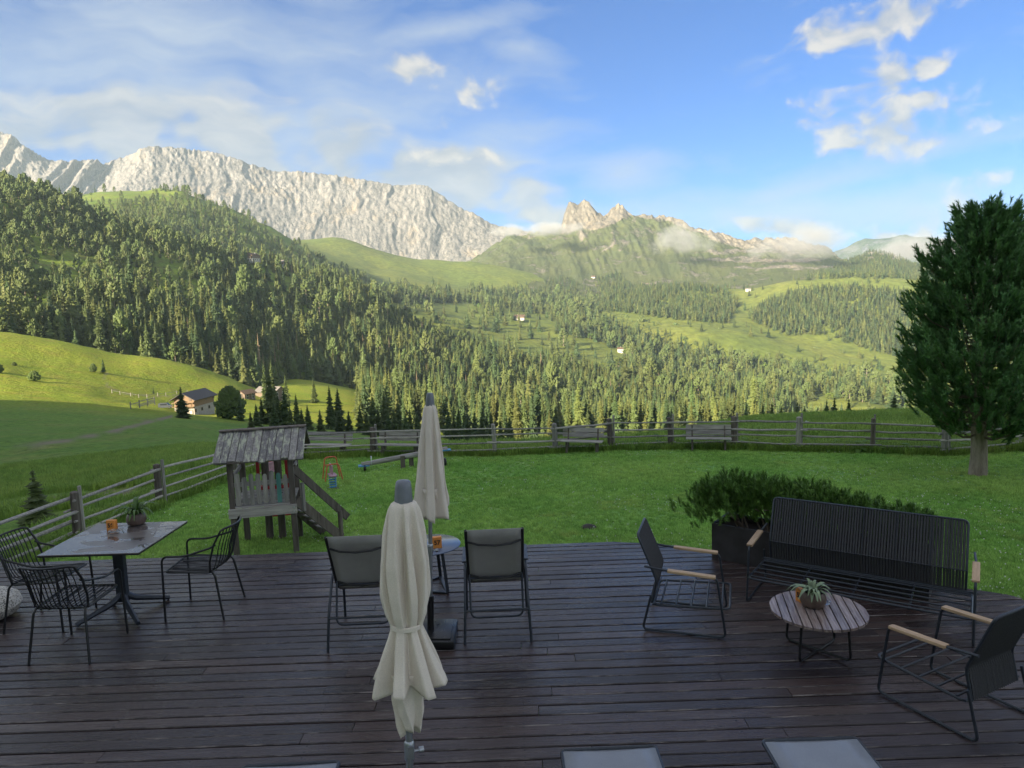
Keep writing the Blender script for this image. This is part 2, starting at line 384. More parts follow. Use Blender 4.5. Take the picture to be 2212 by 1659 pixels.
def row(r, s): return (r, s)
def near(name_pts): return name_pts
TRK = [[(-260, 975), (0, 972), (130, 955), (250, 930), (372, 899)], [(-200, 1100), (0, 1092), (60, 1080), (200, 1067), (330, 1060), (440, 1050)]]
def track_attr(L):
    o = np.zeros(L['px'].shape)
    for poly, wd in ((TRK[0], 3.2), (TRK[1], 3.6)):
        a = np.array(poly, float); yy = np.interp(L['px'], a[:, 0], a[:, 1], left=-9e3, right=-9e3)
        o = np.maximum(o, np.clip(1.35-np.abs(L['py']-yy)/wd, 0, 1))
    a = np.array([(560, 845), (420, 853), (330, 856), (270, 850), (232, 835), (225, 815), (235, 800)], float)
    d = 1e9
    for (x1, y1), (x2, y2) in zip(a[:-1], a[1:]):
        vx, vy = x2-x1, y2-y1; t = np.clip(((L['px']-x1)*vx+(L['py']-y1)*vy)/(vx*vx+vy*vy), 0, 1); d = np.minimum(d, np.hypot(L['px']-x1-t*vx, L['py']-y1-t*vy))
    return np.maximum(o, .55*np.clip(1.3-d/1.6, 0, 1))
def meadow_disp(PX, T, g):
    d = np.zeros_like(g); r = np.hypot(g[..., 0], g[..., 1]); k = np.clip((r-20)/60, 0, 1)
    d[..., 2] = k*(0.9*fbm(g[..., 0]/26, g[..., 1]/26, 3, 4)+.25*fbm(g[..., 0]/5, g[..., 1]/5, 4, 3)); return d
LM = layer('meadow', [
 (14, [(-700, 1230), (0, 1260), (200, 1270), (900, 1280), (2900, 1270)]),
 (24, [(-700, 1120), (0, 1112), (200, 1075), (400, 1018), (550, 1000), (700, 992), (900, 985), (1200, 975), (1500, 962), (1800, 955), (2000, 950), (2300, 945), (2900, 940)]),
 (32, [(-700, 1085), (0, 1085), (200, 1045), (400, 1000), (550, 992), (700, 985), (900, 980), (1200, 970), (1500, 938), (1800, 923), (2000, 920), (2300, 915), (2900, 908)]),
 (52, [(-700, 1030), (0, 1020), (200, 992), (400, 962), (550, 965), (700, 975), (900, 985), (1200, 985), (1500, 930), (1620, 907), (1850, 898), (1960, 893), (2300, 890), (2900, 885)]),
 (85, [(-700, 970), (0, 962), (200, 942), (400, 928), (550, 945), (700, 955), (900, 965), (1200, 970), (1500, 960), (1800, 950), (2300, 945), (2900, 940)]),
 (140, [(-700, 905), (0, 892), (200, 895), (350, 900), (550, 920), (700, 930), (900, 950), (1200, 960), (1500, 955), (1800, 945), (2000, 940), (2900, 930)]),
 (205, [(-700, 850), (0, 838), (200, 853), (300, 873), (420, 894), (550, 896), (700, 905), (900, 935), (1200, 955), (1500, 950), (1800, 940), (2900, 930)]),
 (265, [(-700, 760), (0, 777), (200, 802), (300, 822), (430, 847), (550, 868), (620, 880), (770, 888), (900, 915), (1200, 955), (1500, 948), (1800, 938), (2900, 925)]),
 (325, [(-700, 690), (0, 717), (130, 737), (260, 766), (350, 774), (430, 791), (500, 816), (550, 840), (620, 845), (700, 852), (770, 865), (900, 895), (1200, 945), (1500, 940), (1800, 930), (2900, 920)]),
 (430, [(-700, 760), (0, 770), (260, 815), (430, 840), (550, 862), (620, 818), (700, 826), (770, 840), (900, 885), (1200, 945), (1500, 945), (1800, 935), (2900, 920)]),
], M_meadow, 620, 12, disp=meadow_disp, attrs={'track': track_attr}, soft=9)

L1 = layer('forest_hill', [
 [(-700, 790, 290), (0, 765, 325), (260, 805, 335), (430, 830, 340), (550, 870, 345), (610, 850, 420), (770, 858, 425), (900, 930, 410), (1200, 985, 400), (1500, 985, 420), (1800, 965, 430), (2300, 950, 440), (2900, 950, 450)],
 [(-700, 720, 350), (0, 690, 390), (260, 745, 385), (430, 775, 390), (550, 805, 410), (620, 800, 450), (770, 830, 455), (900, 875, 450), (1200, 920, 455), (1500, 935, 470), (1800, 940, 470), (2300, 945, 470), (2900, 945, 470)],
 [(-700, 560, 480), (0, 545, 510), (260, 625, 490), (430, 665, 490), (550, 690, 530), (640, 700, 560), (770, 735, 560), (900, 785, 545), (1200, 855, 545), (1500, 890, 530), (1800, 928, 510), (2300, 940, 510), (2900, 940, 510)],
 [(-700, 380, 650), (0, 405, 650), (60, 415, 650), (130, 440, 640), (220, 490, 620), (330, 515, 620), (440, 560, 620), (530, 572, 680), (590, 574, 695), (640, 590, 700), (760, 625, 690), (850, 684, 680), (960, 736, 670), (1100, 778, 660), (1250, 808, 650), (1330, 820, 640), (1450, 834, 620), (1600, 860, 600), (1700, 885, 590), (1760, 905, 580), (1850, 925, 570), (2300, 940, 560), (2900, 940, 560)],
 [(-700, 430, 800), (0, 460, 800), (440, 600, 760), (640, 640, 820), (960, 765, 800), (1330, 840, 760), (1700, 910, 700), (2300, 950, 680), (2900, 950, 680)],
], M_wood, 420, 26, disp=bumpz(5.0, 70, 21), soft=7)
L2 = layer('dome_hill', [
 [(-700, 500, 700), (0, 500, 700), (200, 540, 700), (400, 610, 720), (650, 640, 780), (800, 690, 790), (950, 760, 790), (1200, 800, 800)],
 [(-700, 470, 950), (0, 465, 950), (200, 470, 950), (372, 480, 960), (520, 535, 960), (650, 580, 980), (800, 640, 980), (950, 715, 980), (1200, 770, 980)],
 [(-700, 440, 1200), (0, 432, 1200), (150, 426, 1200), (190, 415, 1200), (300, 415, 1210), (340, 411, 1220), (372, 404, 1220), (400, 411, 1210), (430, 427, 1200), (520, 464, 1190), (600, 506, 1180), (650, 533, 1170), (720, 572, 1160), (800, 615, 1150), (900, 670, 1140), (1000, 730, 1130), (1200, 790, 1100)],
 [(-700, 480, 1450), (372, 460, 1450), (650, 580, 1400), (1200, 830, 1350)],
], M_wood, 380, 24, px1=1200, disp=lambda PX, T, g: bumpz(9.0, 120, 41, 5)(PX, T, g)+bumpz(5.0, 28, 43, 4)(PX, T, g)*np.clip((PX-300)/60, 0, 1)[..., None], soft=13)
L3 = layer('high_pasture', [
 (640, [(400, 700), (800, 760), (960, 800), (1100, 840), (1300, 870), (1500, 890), (1700, 905), (1850, 912), (1960, 915), (2900, 940)]),
 (720, [(400, 660), (800, 720), (960, 760), (1100, 795), (1300, 825), (1500, 845), (1700, 862), (1770, 850), (1950, 885), (2900, 920)]),
 (850, [(400, 600), (640, 620), (800, 672), (960, 703), (1100, 728), (1200, 748), (1340, 780), (1500, 798), (1700, 830), (1950, 862), (2900, 900)]),
 (1000, [(400, 570), (640, 585), (800, 632), (960, 668), (1100, 692), (1250, 712), (1400, 740), (1600, 780), (1800, 822), (1950, 848), (2900, 890)]),
 (1250, [(400, 545), (640, 555), (800, 603), (960, 633), (1100, 656), (1300, 682), (1500, 710), (1700, 760), (1950, 818), (2900, 880)]),
 (1500, [(400, 530), (640, 535), (800, 578), (960, 603), (1100, 618), (1300, 655), (1500, 690), (1700, 735), (1950, 805), (2900, 875)]),
 (1750, [(400, 525), (640, 521), (720, 517), (760, 524), (850, 548), (900, 560), (1010, 566), (1100, 580), (1200, 605), (1300, 640), (1500, 690), (1700, 745), (1950, 820), (2900, 890)]),
 (2050, [(400, 570), (900, 600), (1300, 690), (1700, 800), (2900, 950)]),
], M_alp, 520, 14, px0=400, disp=bumpz(7.0, 130, 61, 5), soft=5)
L7 = layer('valley_side', [
 (860, [(1300, 860), (1500, 860), (1700, 890), (1950, 930), (2300, 950), (2900, 960)]),
 (1000, [(1300, 730), (1500, 722), (1600, 735), (1700, 768), (1830, 800), (1950, 822), (2300, 850), (2900, 870)]),
 (1120, [(1300, 690), (1500, 690), (1600, 703), (1700, 728), (1800, 745), (1950, 770), (2300, 790), (2900, 800)]),
 (1280, [(1300, 660), (1500, 655), (1600, 668), (1700, 665), (1800, 672), (1950, 690), (2300, 700), (2900, 710)]),
 (1450, [(1300, 640), (1500, 622), (1600, 630), (1700, 612), (1850, 600), (1960, 606), (2300, 620), (2900, 630)]),
 (1600, [(1300, 650), (1500, 632), (1700, 622), (1960, 616), (2900, 640)]),
], M_alp, 300, 14, px0=1300, disp=bumpz(6.0, 110, 71, 5), soft=5)

def mount_disp(PX, T, g):
    t = T/T.max(); d = np.zeros_like(g)
    wx = PX+34*fbm(PX/200, t*1.6, 79, 3)+t*150                              # gullies wander and lean over to the right
    q = ridged(wx/120, t*.7, 81, 3)-.55; q2 = ridged(wx/34, t*1.4, 85, 4)-.55; q3 = fbm(PX/9, t*26, 87, 4)
    k = np.clip(t*2.2, 0, 1)*np.clip((1.02-t)*6, .15, 1)
    dr = -(70*q+20*q2+8*q3)*k
    h = np.hypot(g[..., 0], g[..., 1]); d[..., 0] = g[..., 0]/h*dr; d[..., 1] = g[..., 1]/h*dr
    d[..., 2] = (5*q2+2*q3)*k+(9*fbm(PX/8, t*5, 89, 4))*np.clip((t-.62)*4, 0, 1); return d
def mount_rock(L):
    px, py = L['px'], L['py']; t = L['T']/L['T'].max()
    top = np.interp(px, [1000, 1200, 1215, 1290, 1360, 1440, 1500, 1600, 1700, 1790, 1830, 1870, 1900, 1960, 2100], [430, 470, 505, 500, 470, 480, 500, 540, 545, 540, 500, 560, 575, 560, 500])
    rock = np.clip((top-py)/25+.45, 0, 1)
    # the terraced bands of scree under the right summit
    b = np.clip(1-np.abs(px-1660)/210, 0, 1)**.5*np.clip(1.3-np.abs(py-(560+.06*(px-1700)))/42, 0, 1)*(.72+.28*np.sin(py/2.6+fbm(px/40, py/9, 5, 3)*3)); rock = np.maximum(rock, np.clip(b, 0, 1)*.86)
    c = np.clip(1-np.hypot((px-1905)/70, (py-575)/24), 0, 1); rock = np.maximum(rock, np.clip(c*1.5, 0, .45))
    s = np.clip(1-np.abs(px-(1330-(py-500)*.55+10*np.sin(py/9)))/8, 0, 1)*(py < 640)*(py > 500); rock = np.maximum(rock, s*.55)
    s = np.clip(1-np.abs(px-(1255+(py-500)*.1))/30, 0, 1)*np.clip((520-py)/40+.6, 0, 1); rock = np.maximum(rock, s*.75)
    return np.maximum(rock, .33+.0*px)
CREST5 = [(950, 600), (1010, 566), (1040, 548), (1070, 526), (1100, 508), (1150, 504), (1200, 500), (1212, 490), (1218, 465), (1228, 437), (1238, 434), (1247, 442), (1262, 431), (1272, 438), (1280, 448), (1292, 460), (1302, 464), (1312, 462), (1325, 449), (1336, 441), (1345, 445), (1352, 455), (1365, 464), (1400, 466), (1440, 464), (1470, 475), (1500, 492), (1560, 505), (1600, 520), (1640, 515), (1700, 512), (1760, 530), (1790, 537), (1803, 545), (1815, 558), (1850, 563), (1862, 555), (1872, 549), (1900, 545), (1930, 553), (1970, 573), (2050, 585), (2300, 600), (2900, 620)]
L5 = layer('rocky_mountain', [
 (1420, [(900, 650), (1100, 640), (1300, 665), (1500, 655), (1600, 655), (1700, 640), (1850, 628), (2300, 640), (2900, 650)]),
 (1650, [(900, 630), (1000, 606), (1100, 590), (1300, 612), (1450, 610), (1600, 605), (1700, 598), (1850, 597), (2300, 622), (2900, 640)]),
 (1900, [(900, 620), (1000, 588), (1100, 548), (1300, 545), (1450, 548), (1600, 565), (1700, 562), (1830, 580), (1900, 572), (2000, 592), (2300, 610), (2900, 630)]),
 (2060, [(900, 612), (1000, 575), (1060, 540), (1100, 520), (1200, 512), (1240, 482), (1330, 490), (1450, 500), (1600, 538), (1700, 530), (1780, 547), (1830, 568), (1900, 556), (2000, 585), (2300, 605), (2900, 625)]),
 (2120, CREST5),
 (2400, [(900, 640), (1240, 560), (1700, 560), (2300, 640), (2900, 660)]),
], M_green_rock, 1100, 22, px0=900, disp=mount_disp, attrs={'rock': mount_rock}, linear=True)

def wall_disp(PX, T, g):
    t = T/T.max(); d = np.zeros_like(g); k = np.clip(t*5, 0, 1)*np.clip((1.0-t)*5, .0, 1)
    wx = PX+60*fbm(PX/90, t*4, 93, 4)-t*40
    q = ridged(wx/120, t*1.2, 91, 3)-.55; q2 = fbm(wx/17, t*5, 95, 5); q3 = fbm(PX/6, t*30, 97, 4)
    leftk = np.clip((360-PX)/120, 0, 1); q4 = ridged((PX-t*150)/70, t*.25, 99, 2)-.6
    dr = -(34*q+12*q2+5*q3)*k-leftk*170*q4*k
    h = np.hypot(g[..., 0], g[..., 1]); d[..., 0] = g[..., 0]/h*dr; d[..., 1] = g[..., 1]/h*dr
    top = np.clip((t-.55)*4, 0, 1)
    d[..., 2] = 3*q3*k+(10*fbm(PX/14, t*2, 101, 4)+5*fbm(PX/4, t*3, 103, 2))*top
    return d+(g-np.array([0, 0, HC]))*(np.clip((330-PX)/650, 0, 1)*.14)[..., None]
CREST4 = [(-700, 330), (-300, 300), (0, 290), (15, 294), (30, 301), (60, 325), (80, 338), (100, 346), (150, 352), (172, 346), (190, 343), (205, 350), (225, 353), (250, 342), (270, 335), (288, 330), (300, 322), (325, 316), (360, 318), (430, 325), (470, 333), (500, 340), (525, 348), (540, 356), (600, 371), (640, 372), (700, 375), (760, 385), (800, 391), (850, 401), (900, 400), (918, 401), (930, 407), (950, 420), (980, 440), (1020, 462), (1060, 482), (1090, 490), (1150, 500), (1250, 520), (1400, 560)]
L4 = layer('limestone_massif', [
 (2500, [(-700, 520), (0, 500), (300, 500), (500, 530), (700, 590), (900, 630), (1100, 630), (1400, 640)]),
 (2700, [(-700, 470), (0, 450), (200, 440), (300, 445), (500, 480), (650, 525), (800, 545), (900, 565), (1010, 572), (1100, 560), (1400, 600)]),
 (2860, [(-700, 400), (0, 370), (150, 395), (300, 380), (500, 405), (650, 440), (800, 460), (920, 475), (1000, 510), (1100, 520), (1400, 580)]),
 (2960, CREST4),
 (3400, [(-700, 420), (300, 400), (700, 440), (1400, 620)]),
], M_rock, 1000, [14, 44, 44, 14], px1=1400, disp=wall_disp, linear=True)
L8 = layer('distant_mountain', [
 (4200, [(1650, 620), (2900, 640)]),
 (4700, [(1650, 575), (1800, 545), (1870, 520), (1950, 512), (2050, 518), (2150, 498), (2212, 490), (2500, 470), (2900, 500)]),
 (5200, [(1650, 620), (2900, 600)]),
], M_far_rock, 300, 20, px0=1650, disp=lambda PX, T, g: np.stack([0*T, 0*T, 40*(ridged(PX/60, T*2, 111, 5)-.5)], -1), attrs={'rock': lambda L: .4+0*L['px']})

# unseen hill added behind the camera, its crest shaped to shade the terrace
def shade_hill():
    s = np.linspace(-420, 520, 110); zc = np.interp(s, [-420, -200, 0, 60, 100, 142, 158, 175, 200, 260, 320, 400, 520], [120, 140, 146, 150, 148, 140, 126, 112, 104, 100, 90, 60, 10])
    L = np.array(LH); N = np.array([-LH[1], LH[0]]); rows = []
    for off, fz in ((235, 0.0), (160, .10), (90, .38), (40, .76), (0, 1.0), (-60, 1.0), (-200, .8), (-400, .4)):
        c = -300*L+off*L; x = c[0]+N[0]*s; y = c[1]+N[1]*s; base = np.interp(s, [-420, 40, 120, 520], [-3, -4, -10, -30])
        z = base+(zc-base)*fz+2.5*fbm(s/30, np.full_like(s, off/30.), 131, 3)*(1-abs(fz-1))
        rows.append(np.stack([x, y, z], 1))
    g = np.array(rows); nr, nc = g.shape[:2]; idx = np.arange(nr*nc).reshape(nr, nc)
    q = np.stack([idx[:-1, :-1], idx[1:, :-1], idx[1:, 1:], idx[:-1, 1:]], -1).reshape(-1, 4)
    o = mesh_obj('unseen_shade_hill', g.reshape(-1, 3), q.tolist(), M_wood, smooth=True); tag(o, kind='structure')
shade_hill()
# ------------------------------------------------------------------ trees
def leaf_mat(name, a, b, tint=(.9, 1.12), scale=1.2, trans=0.0):
    m, t, bs = new_mat(name); r = t.rnd(); p = t.coord('Object')
    n = t.noise(p, scale, 3, .6)
    col = t.mix(r, a, b); col = t.mix(1.0, col, t.ramp(n, [(.3, (.68,)*3), (.7, (1.3, 1.3, 1.2))]), 'MULTIPLY')
    hs = t.new('ShaderNodeHueSaturation'); t.set(hs.inputs['Color'], col)
    t.set(hs.inputs['Value'], t.mapr(t.math('FRACT', t.math('MULTIPLY', r, 7.31)), 0, 1, tint[0], tint[1])); t.set(hs.inputs['Hue'], t.mapr(t.math('FRACT', t.math('MULTIPLY', r, 3.7)), 0, 1, .485, .512))
    pset(t, bs, hs.outputs[0], .6, spec=.25); return m
def bark_mat(name, a, b, sc=9.):
    m, t, bs = new_mat(name); p = t.coord('Object'); n = t.noise(t.mapping(p, (1, 1, .25)), sc, 5, .65)
    pset(t, bs, t.mix(t.mapr(n, .35, .65), a, b), .9, spec=.1, normal=t.bump(n, .8, .03)); return m
M_spruce = leaf_mat('spruce_needles', (.040, .076, .034), (.118, .136, .040), (.65, 1.35))
M_spruce2 = leaf_mat('near_spruce_needles', (.055, .085, .030), (.075, .105, .034))
M_stone = leaf_mat('stone_pine_needles', (.085, .125, .042), (.115, .15, .048))
M_broad = leaf_mat('light_leaves', (.095, .150, .030), (.130, .175, .034))
M_dead = leaf_mat('dead_spruce', (.20, .15, .10), (.26, .19, .13))
M_bark = bark_mat('bark', (.16, .12, .09), (.26, .21, .17))
M_barkl = bark_mat('pale_bark', (.22, .18, .14), (.36, .31, .25), 14)

def spruce(seed, n=11, m=9, wid=.15, dens=1.0, sub=1, droop=.55, base=.04, power=.85, trunk=True):
    """height 1; whorls of drooping branches round a stem, crown and stem as two lists"""
    R = random.Random(seed); V = []; Fc = []
    for i in range(n):
        f = (i+R.uniform(.1, .9)*.8)/n; h = base+(1-base)*f; rad = wid*((1-f)**power)*(.82+.18*math.sin(seed+i*1.3))+.008
        mm = max(5, int(m*(1-.35*f)))
        for k in range(mm):
            a = 2*math.pi*(k+R.uniform(-.35, .35))/mm+i*.7; L = rad*R.uniform(.72, 1.18); hz = h+R.uniform(-.4, .4)/n
            dz = -L*droop*R.uniform(.7, 1.2); ca, sa = math.cos(a), math.sin(a); w_ = L*R.uniform(.30, .42)+.006
            if R.random() > dens: continue
            for sidx in range(sub):
                q = 0 if sub == 1 else (sidx/(sub-1)-.5); aa = a+q*.5; ca, sa = math.cos(aa), math.sin(aa); Ls = L*(1-abs(q)*.4)
                b = len(V)
                V += [(0, 0, hz+.4*L), (ca*Ls*.55-sa*w_/sub**.5, sa*Ls*.55+ca*w_/sub**.5, hz+dz*.75), (ca*Ls, sa*Ls, hz+dz*.85+R.uniform(0, .2)*L), (ca*Ls*.55+sa*w_/sub**.5, sa*Ls*.55-ca*w_/sub**.5, hz+dz*.75), (ca*Ls*.6, sa*Ls*.6, hz+dz*.25)]
                Fc += [(b, b+1, b+4), (b+1, b+2, b+4), (b+4, b+2, b+3), (b, b+4, b+3)]
    b = len(V); k = 6
    for i in range(k): V.append((wid*.42*math.cos(6.2832*i/k), wid*.42*math.sin(6.2832*i/k), base+.03))
    V.append((0, 0, 1.0)); Fc += [(b+i, b+(i+1) % k, b+k) for i in range(k)]
    tb = MB().tube([(0, 0, -.03), (0, 0, .3), (0, 0, .9)], [.016, .012, .003], 6)
    return (V, Fc), (tb.v, tb.f)
def stone_pine(seed, n=150, wid=.2, lo=.10):
    R = random.Random(seed); V = []; Fc = []
    def prof(f): return wid*float(np.interp(f, [0, .08, .25, .45, .65, .82, .93, 1.0], [.55, .85, 1.0, .92, .74, .50, .28, .06]))*(1+.14*math.sin(f*17+seed))
    for i in range(n):
        f = R.random()**.9; h = lo+(1-lo)*f; a = R.uniform(0, 6.283); r = prof(f)*R.uniform(.55, 1.05); c = Vector((r*math.cos(a), r*math.sin(a), h))
        s = .055*R.uniform(.7, 1.35); up = Vector((math.cos(a)*.55, math.sin(a)*.55, .9)).normalized(); sd = up.cross(Vector((0, 0, 1))).normalized(); o2 = sd.cross(up); b = len(V)
        k = 5; V.append(tuple(c+up*s*1.5))
        for j in range(k): q = 6.283*j/k+R.uniform(-.3, .3); V.append(tuple(c+(sd*math.cos(q)+o2*math.sin(q))*s*R.uniform(.6, 1.0)+up*s*R.uniform(-.3, .3)))
        V.append(tuple(c-up*s*.7))
        Fc += [(b, b+1+j, b+1+(j+1) % k) for j in range(k)]+[(b+k+1, b+1+(j+1) % k, b+1+j) for j in range(k)]
    tb = MB().tube([(0, 0, -.03), (0, 0, .4), (0, 0, .85)], [.020, .016, .005], 6)
    return (V, Fc), (tb.v, tb.f)
def broad(seed, n=90, wid=.38):
    R = random.Random(seed); V = []; Fc = []
    for i in range(n):
        d = Vector((R.gauss(0, 1), R.gauss(0, 1), R.gauss(0, 1))).normalized()*R.uniform(.55, 1.0); c = Vector((d.x*wid, d.y*wid, .55+d.z*.45)); s = R.uniform(.05, .10); b = len(V)
        ax = Vector((R.gauss(0, 1), R.gauss(0, 1), R.gauss(0, 1))).normalized(); bx = ax.orthogonal().normalized(); cx = ax.cross(bx)
        V += [tuple(c+bx*s), tuple(c+cx*s), tuple(c-bx*s), tuple(c-cx*s), tuple(c+ax*s*.8)]; Fc += [(b, b+1, b+4), (b+1, b+2, b+4), (b+2, b+3, b+4), (b+3, b, b+4), (b+3, b+2, b+1, b)]
    tb = MB().tube([(0, 0, -.05), (0, 0, .5)], [.03, .02], 5)
    return (V, Fc), (tb.v, tb.f)
def one_mesh(name, parts, cm, bm):
    (V, Fc), (tv, tf) = parts; k = len(V); me = bpy.data.meshes.new(name)
    me.from_pydata(V+tv, [], Fc+[tuple(i+k for i in f) for f in tf]); me.materials.append(cm); me.materials.append(bm)
    me.polygons.foreach_set('material_index', [0]*len(Fc)+[1]*len(tf)); me.update(); return me
FAR = [one_mesh('spruce_tree', spruce(101+i, 13, 9, wid=(.26, .22, .28, .24, .27)[i], power=(.8, .7, .9, .75, .85)[i]), M_spruce, M_bark) for i in range(5)]
FAR += [one_mesh('stone_pine', stone_pine(140+i, 120, (.22, .26)[i]), M_stone, M_barkl) for i in range(2)]
FAR += [one_mesh('shrub', broad(150, 70), M_broad, M_bark), one_mesh('dead_spruce', spruce(160, 12, 8, .10, .55), M_dead, M_barkl)]
NEARM = [one_mesh('spruce_tree', spruce(201+i, 20, 12, wid=(.23, .20, .25)[i], sub=2, power=.8), M_spruce, M_bark) for i in range(3)]
NPINE = [one_mesh('stone_pine', stone_pine(240+i, 420, (.24, .2)[i]), M_stone, M_barkl) for i in range(2)]

# -- scatter helpers: a stuff object whose points carry instances (far masses only)
proto_cols = {}
def proto_collection(name, meshes):
    c = bpy.data.collections.new(name)
    for i, me in enumerate(meshes):
        o = bpy.data.objects.new('%s_%02d' % (name, i), me); c.objects.link(o)
    return c
def scatter(name, pts, rotz, scl, idx, coll, tilt=None, label=None):
    """one stuff object: vertices with attributes, instanced by geometry nodes"""
    me = bpy.data.meshes.new(name); me.vertices.add(len(pts)); me.vertices.foreach_set('co', np.asarray(pts, np.float32).reshape(-1))
    rot = np.zeros((len(pts), 3), np.float32); rot[:, 2] = rotz
    if tilt is not None: rot[:, :2] = tilt
    a = me.attributes.new('rot', 'FLOAT_VECTOR', 'POINT'); a.data.foreach_set('vector', rot.reshape(-1))
    a = me.attributes.new('scl', 'FLOAT_VECTOR', 'POINT'); a.data.foreach_set('vector', np.asarray(scl, np.float32).reshape(-1))
    a = me.attributes.new('idx', 'INT', 'POINT'); a.data.foreach_set('value', np.asarray(idx, np.int32))
    o = link(bpy.data.objects.new(name, me)); tag(o, label, kind='stuff')
    ng = bpy.data.node_groups.new(name, 'GeometryNodeTree'); ng.interface.new_socket('Geometry', in_out='INPUT', socket_type='NodeSocketGeometry'); ng.interface.new_socket('Geometry', in_out='OUTPUT', socket_type='NodeSocketGeometry')
    N = ng.nodes; L = ng.links; gi = N.new('NodeGroupInput'); go = N.new('NodeGroupOutput'); ip = N.new('GeometryNodeInstanceOnPoints'); ci_ = N.new('GeometryNodeCollectionInfo')
    ci_.inputs['Collection'].default_value = coll; ci_.inputs['Separate Children'].default_value = True; ci_.inputs['Reset Children'].default_value = True
    L.new(gi.outputs[0], ip.inputs['Points']); L.new(ci_.outputs[0], ip.inputs['Instance']); ip.inputs['Pick Instance'].default_value = True
    for at, ty, sk in (('idx', 'INT', 'Instance Index'), ('rot', 'FLOAT_VECTOR', 'Rotation'), ('scl', 'FLOAT_VECTOR', 'Scale')):
        na = N.new('GeometryNodeInputNamedAttribute'); na.data_type = ty; na.inputs['Name'].default_value = at
        out = [x for x in na.outputs if x.enabled and x.name == 'Attribute'][0]
        if sk == 'Rotation':
            er = N.new('FunctionNodeEulerToRotation'); L.new(out, er.inputs[0]); L.new(er.outputs[0], ip.inputs[sk])
        else: L.new(out, ip.inputs[sk])
    L.new(ip.outputs[0], go.inputs[0]); md = o.modifiers.new('scatter', 'NODES'); md.node_group = ng
    return o
def sample(L, n, seed, tmin=0, tmax=99):
    """n random points of a layer, even over its ground area, with their places in the picture"""
    R = np.random.default_rng(seed); g = L['g']; a = g[:-1, :-1]; b = g[:-1, 1:]; c = g[1:, :-1]
    ar = np.abs((b-a)[..., 0]*(c-a)[..., 1]-(b-a)[..., 1]*(c-a)[..., 0]); ar = ar*((L['T'][:-1, :-1] >= tmin) & (L['T'][:-1, :-1] < tmax))
    cs = np.cumsum(ar.reshape(-1)); k = np.searchsorted(cs, R.random(n)*cs[-1]); k = np.minimum(k, ar.size-1); i, j = np.unravel_index(k, ar.shape)
    u = R.random((n, 1)); v = R.random((n, 1)); P = a[i, j]*(1-u)*(1-v)+b[i, j]*u*(1-v)+c[i, j]*(1-u)*v+g[1:, 1:][i, j]*u*v
    px, py = proj(P[:, 0], P[:, 1], P[:, 2]); return P, px, py, cs[-1], R
def thin(P, dmin):
    """drop points closer than about dmin to one kept before"""
    key = {}; keep = np.zeros(len(P), bool)
    for n_, (x, y) in enumerate(P[:, :2]):
        c = (int(x//dmin), int(y//dmin))
        if c in key: continue
        key[c] = 1; keep[n_] = True
    return keep

trees = []      # (x, y, z, height, index into FAR)
# near forest
P, px, py, A, R = sample(L1, 80000, 1, 0.0, 3.4)
dn = np.ones(len(P)); nf = .5+.5*fbm(P[:, 0]/55, P[:, 1]/55, 7, 3)
dn *= np.where((px < 520) & (py < 700), np.clip((nf-.36)*4.0, .08, .85), 1.0)
for poly, f in (([(512, 554), (640, 560), (690, 604), (640, 618), (670, 655), (722, 695), (770, 732), (745, 748), (690, 742), (640, 700), (590, 640), (515, 618)], .06), ([(330, 560), (420, 560), (440, 600), (350, 600)], .25), ([(60, 560), (160, 540), (200, 620), (120, 690), (60, 680)], .2), ([(900, 880), (1000, 885), (1010, 925), (890, 915)], .3), ([(1000, 915), (1080, 905), (1090, 930), (1010, 935)], .4)):
    dn = np.where(inpoly(px, py, poly), dn*f, dn)
base_edge = np.interp(px, [0, 130, 260, 350, 430, 500, 550, 600, 612, 770, 790, 2900], [730, 752, 778, 786, 802, 828, 855, 840, 822, 842, 2000, 2000])
dn = np.where(py > base_edge, 0, dn); dn = np.where((px > 1690)&(px < 1990), dn*.03, dn)
ok = (R.random(len(P)) < dn)&(px > -120)&(px < 2330); P, px, py = P[ok], px[ok], py[ok]; k = thin(P, 4.7); P, px, py = P[k], px[k], py[k]
hh = 12.8*np.exp(R.normal(0, .28, len(P)))*np.where((px < 500) & (py < 640), .72, 1.0)
hh *= np.where((px > 850)&(px < 1400)&(py < np.interp(px, [850, 960, 1100, 1250, 1400], [735, 785, 828, 855, 870])), .72, 1.0)
pine = (R.random(len(P)) < np.where((px < 480) & (py < 640), .75, .16))
ix = np.where(pine, R.integers(5, 7, len(P)), R.integers(0, 5, len(P))); ix = np.where(R.random(len(P)) < .018, 8, ix)
hh = np.where(pine, hh*.9, hh)
T1 = np.column_stack([P, hh, ix])
P, px, py, A, R = sample(LM, 16000, 6, 6.2, 9.0); ok = (px > 772+np.clip(905-py, 0, 60)*.2)&(px < 1660+.0*px)&(R.random(len(P)) < .8); P = P[ok]; P = P[thin(P, 4.9)]
T1 = np.vstack([T1, np.column_stack([P, 12.8*np.exp(R.normal(0, .22, len(P))), R.integers(0, 5, len(P))])])
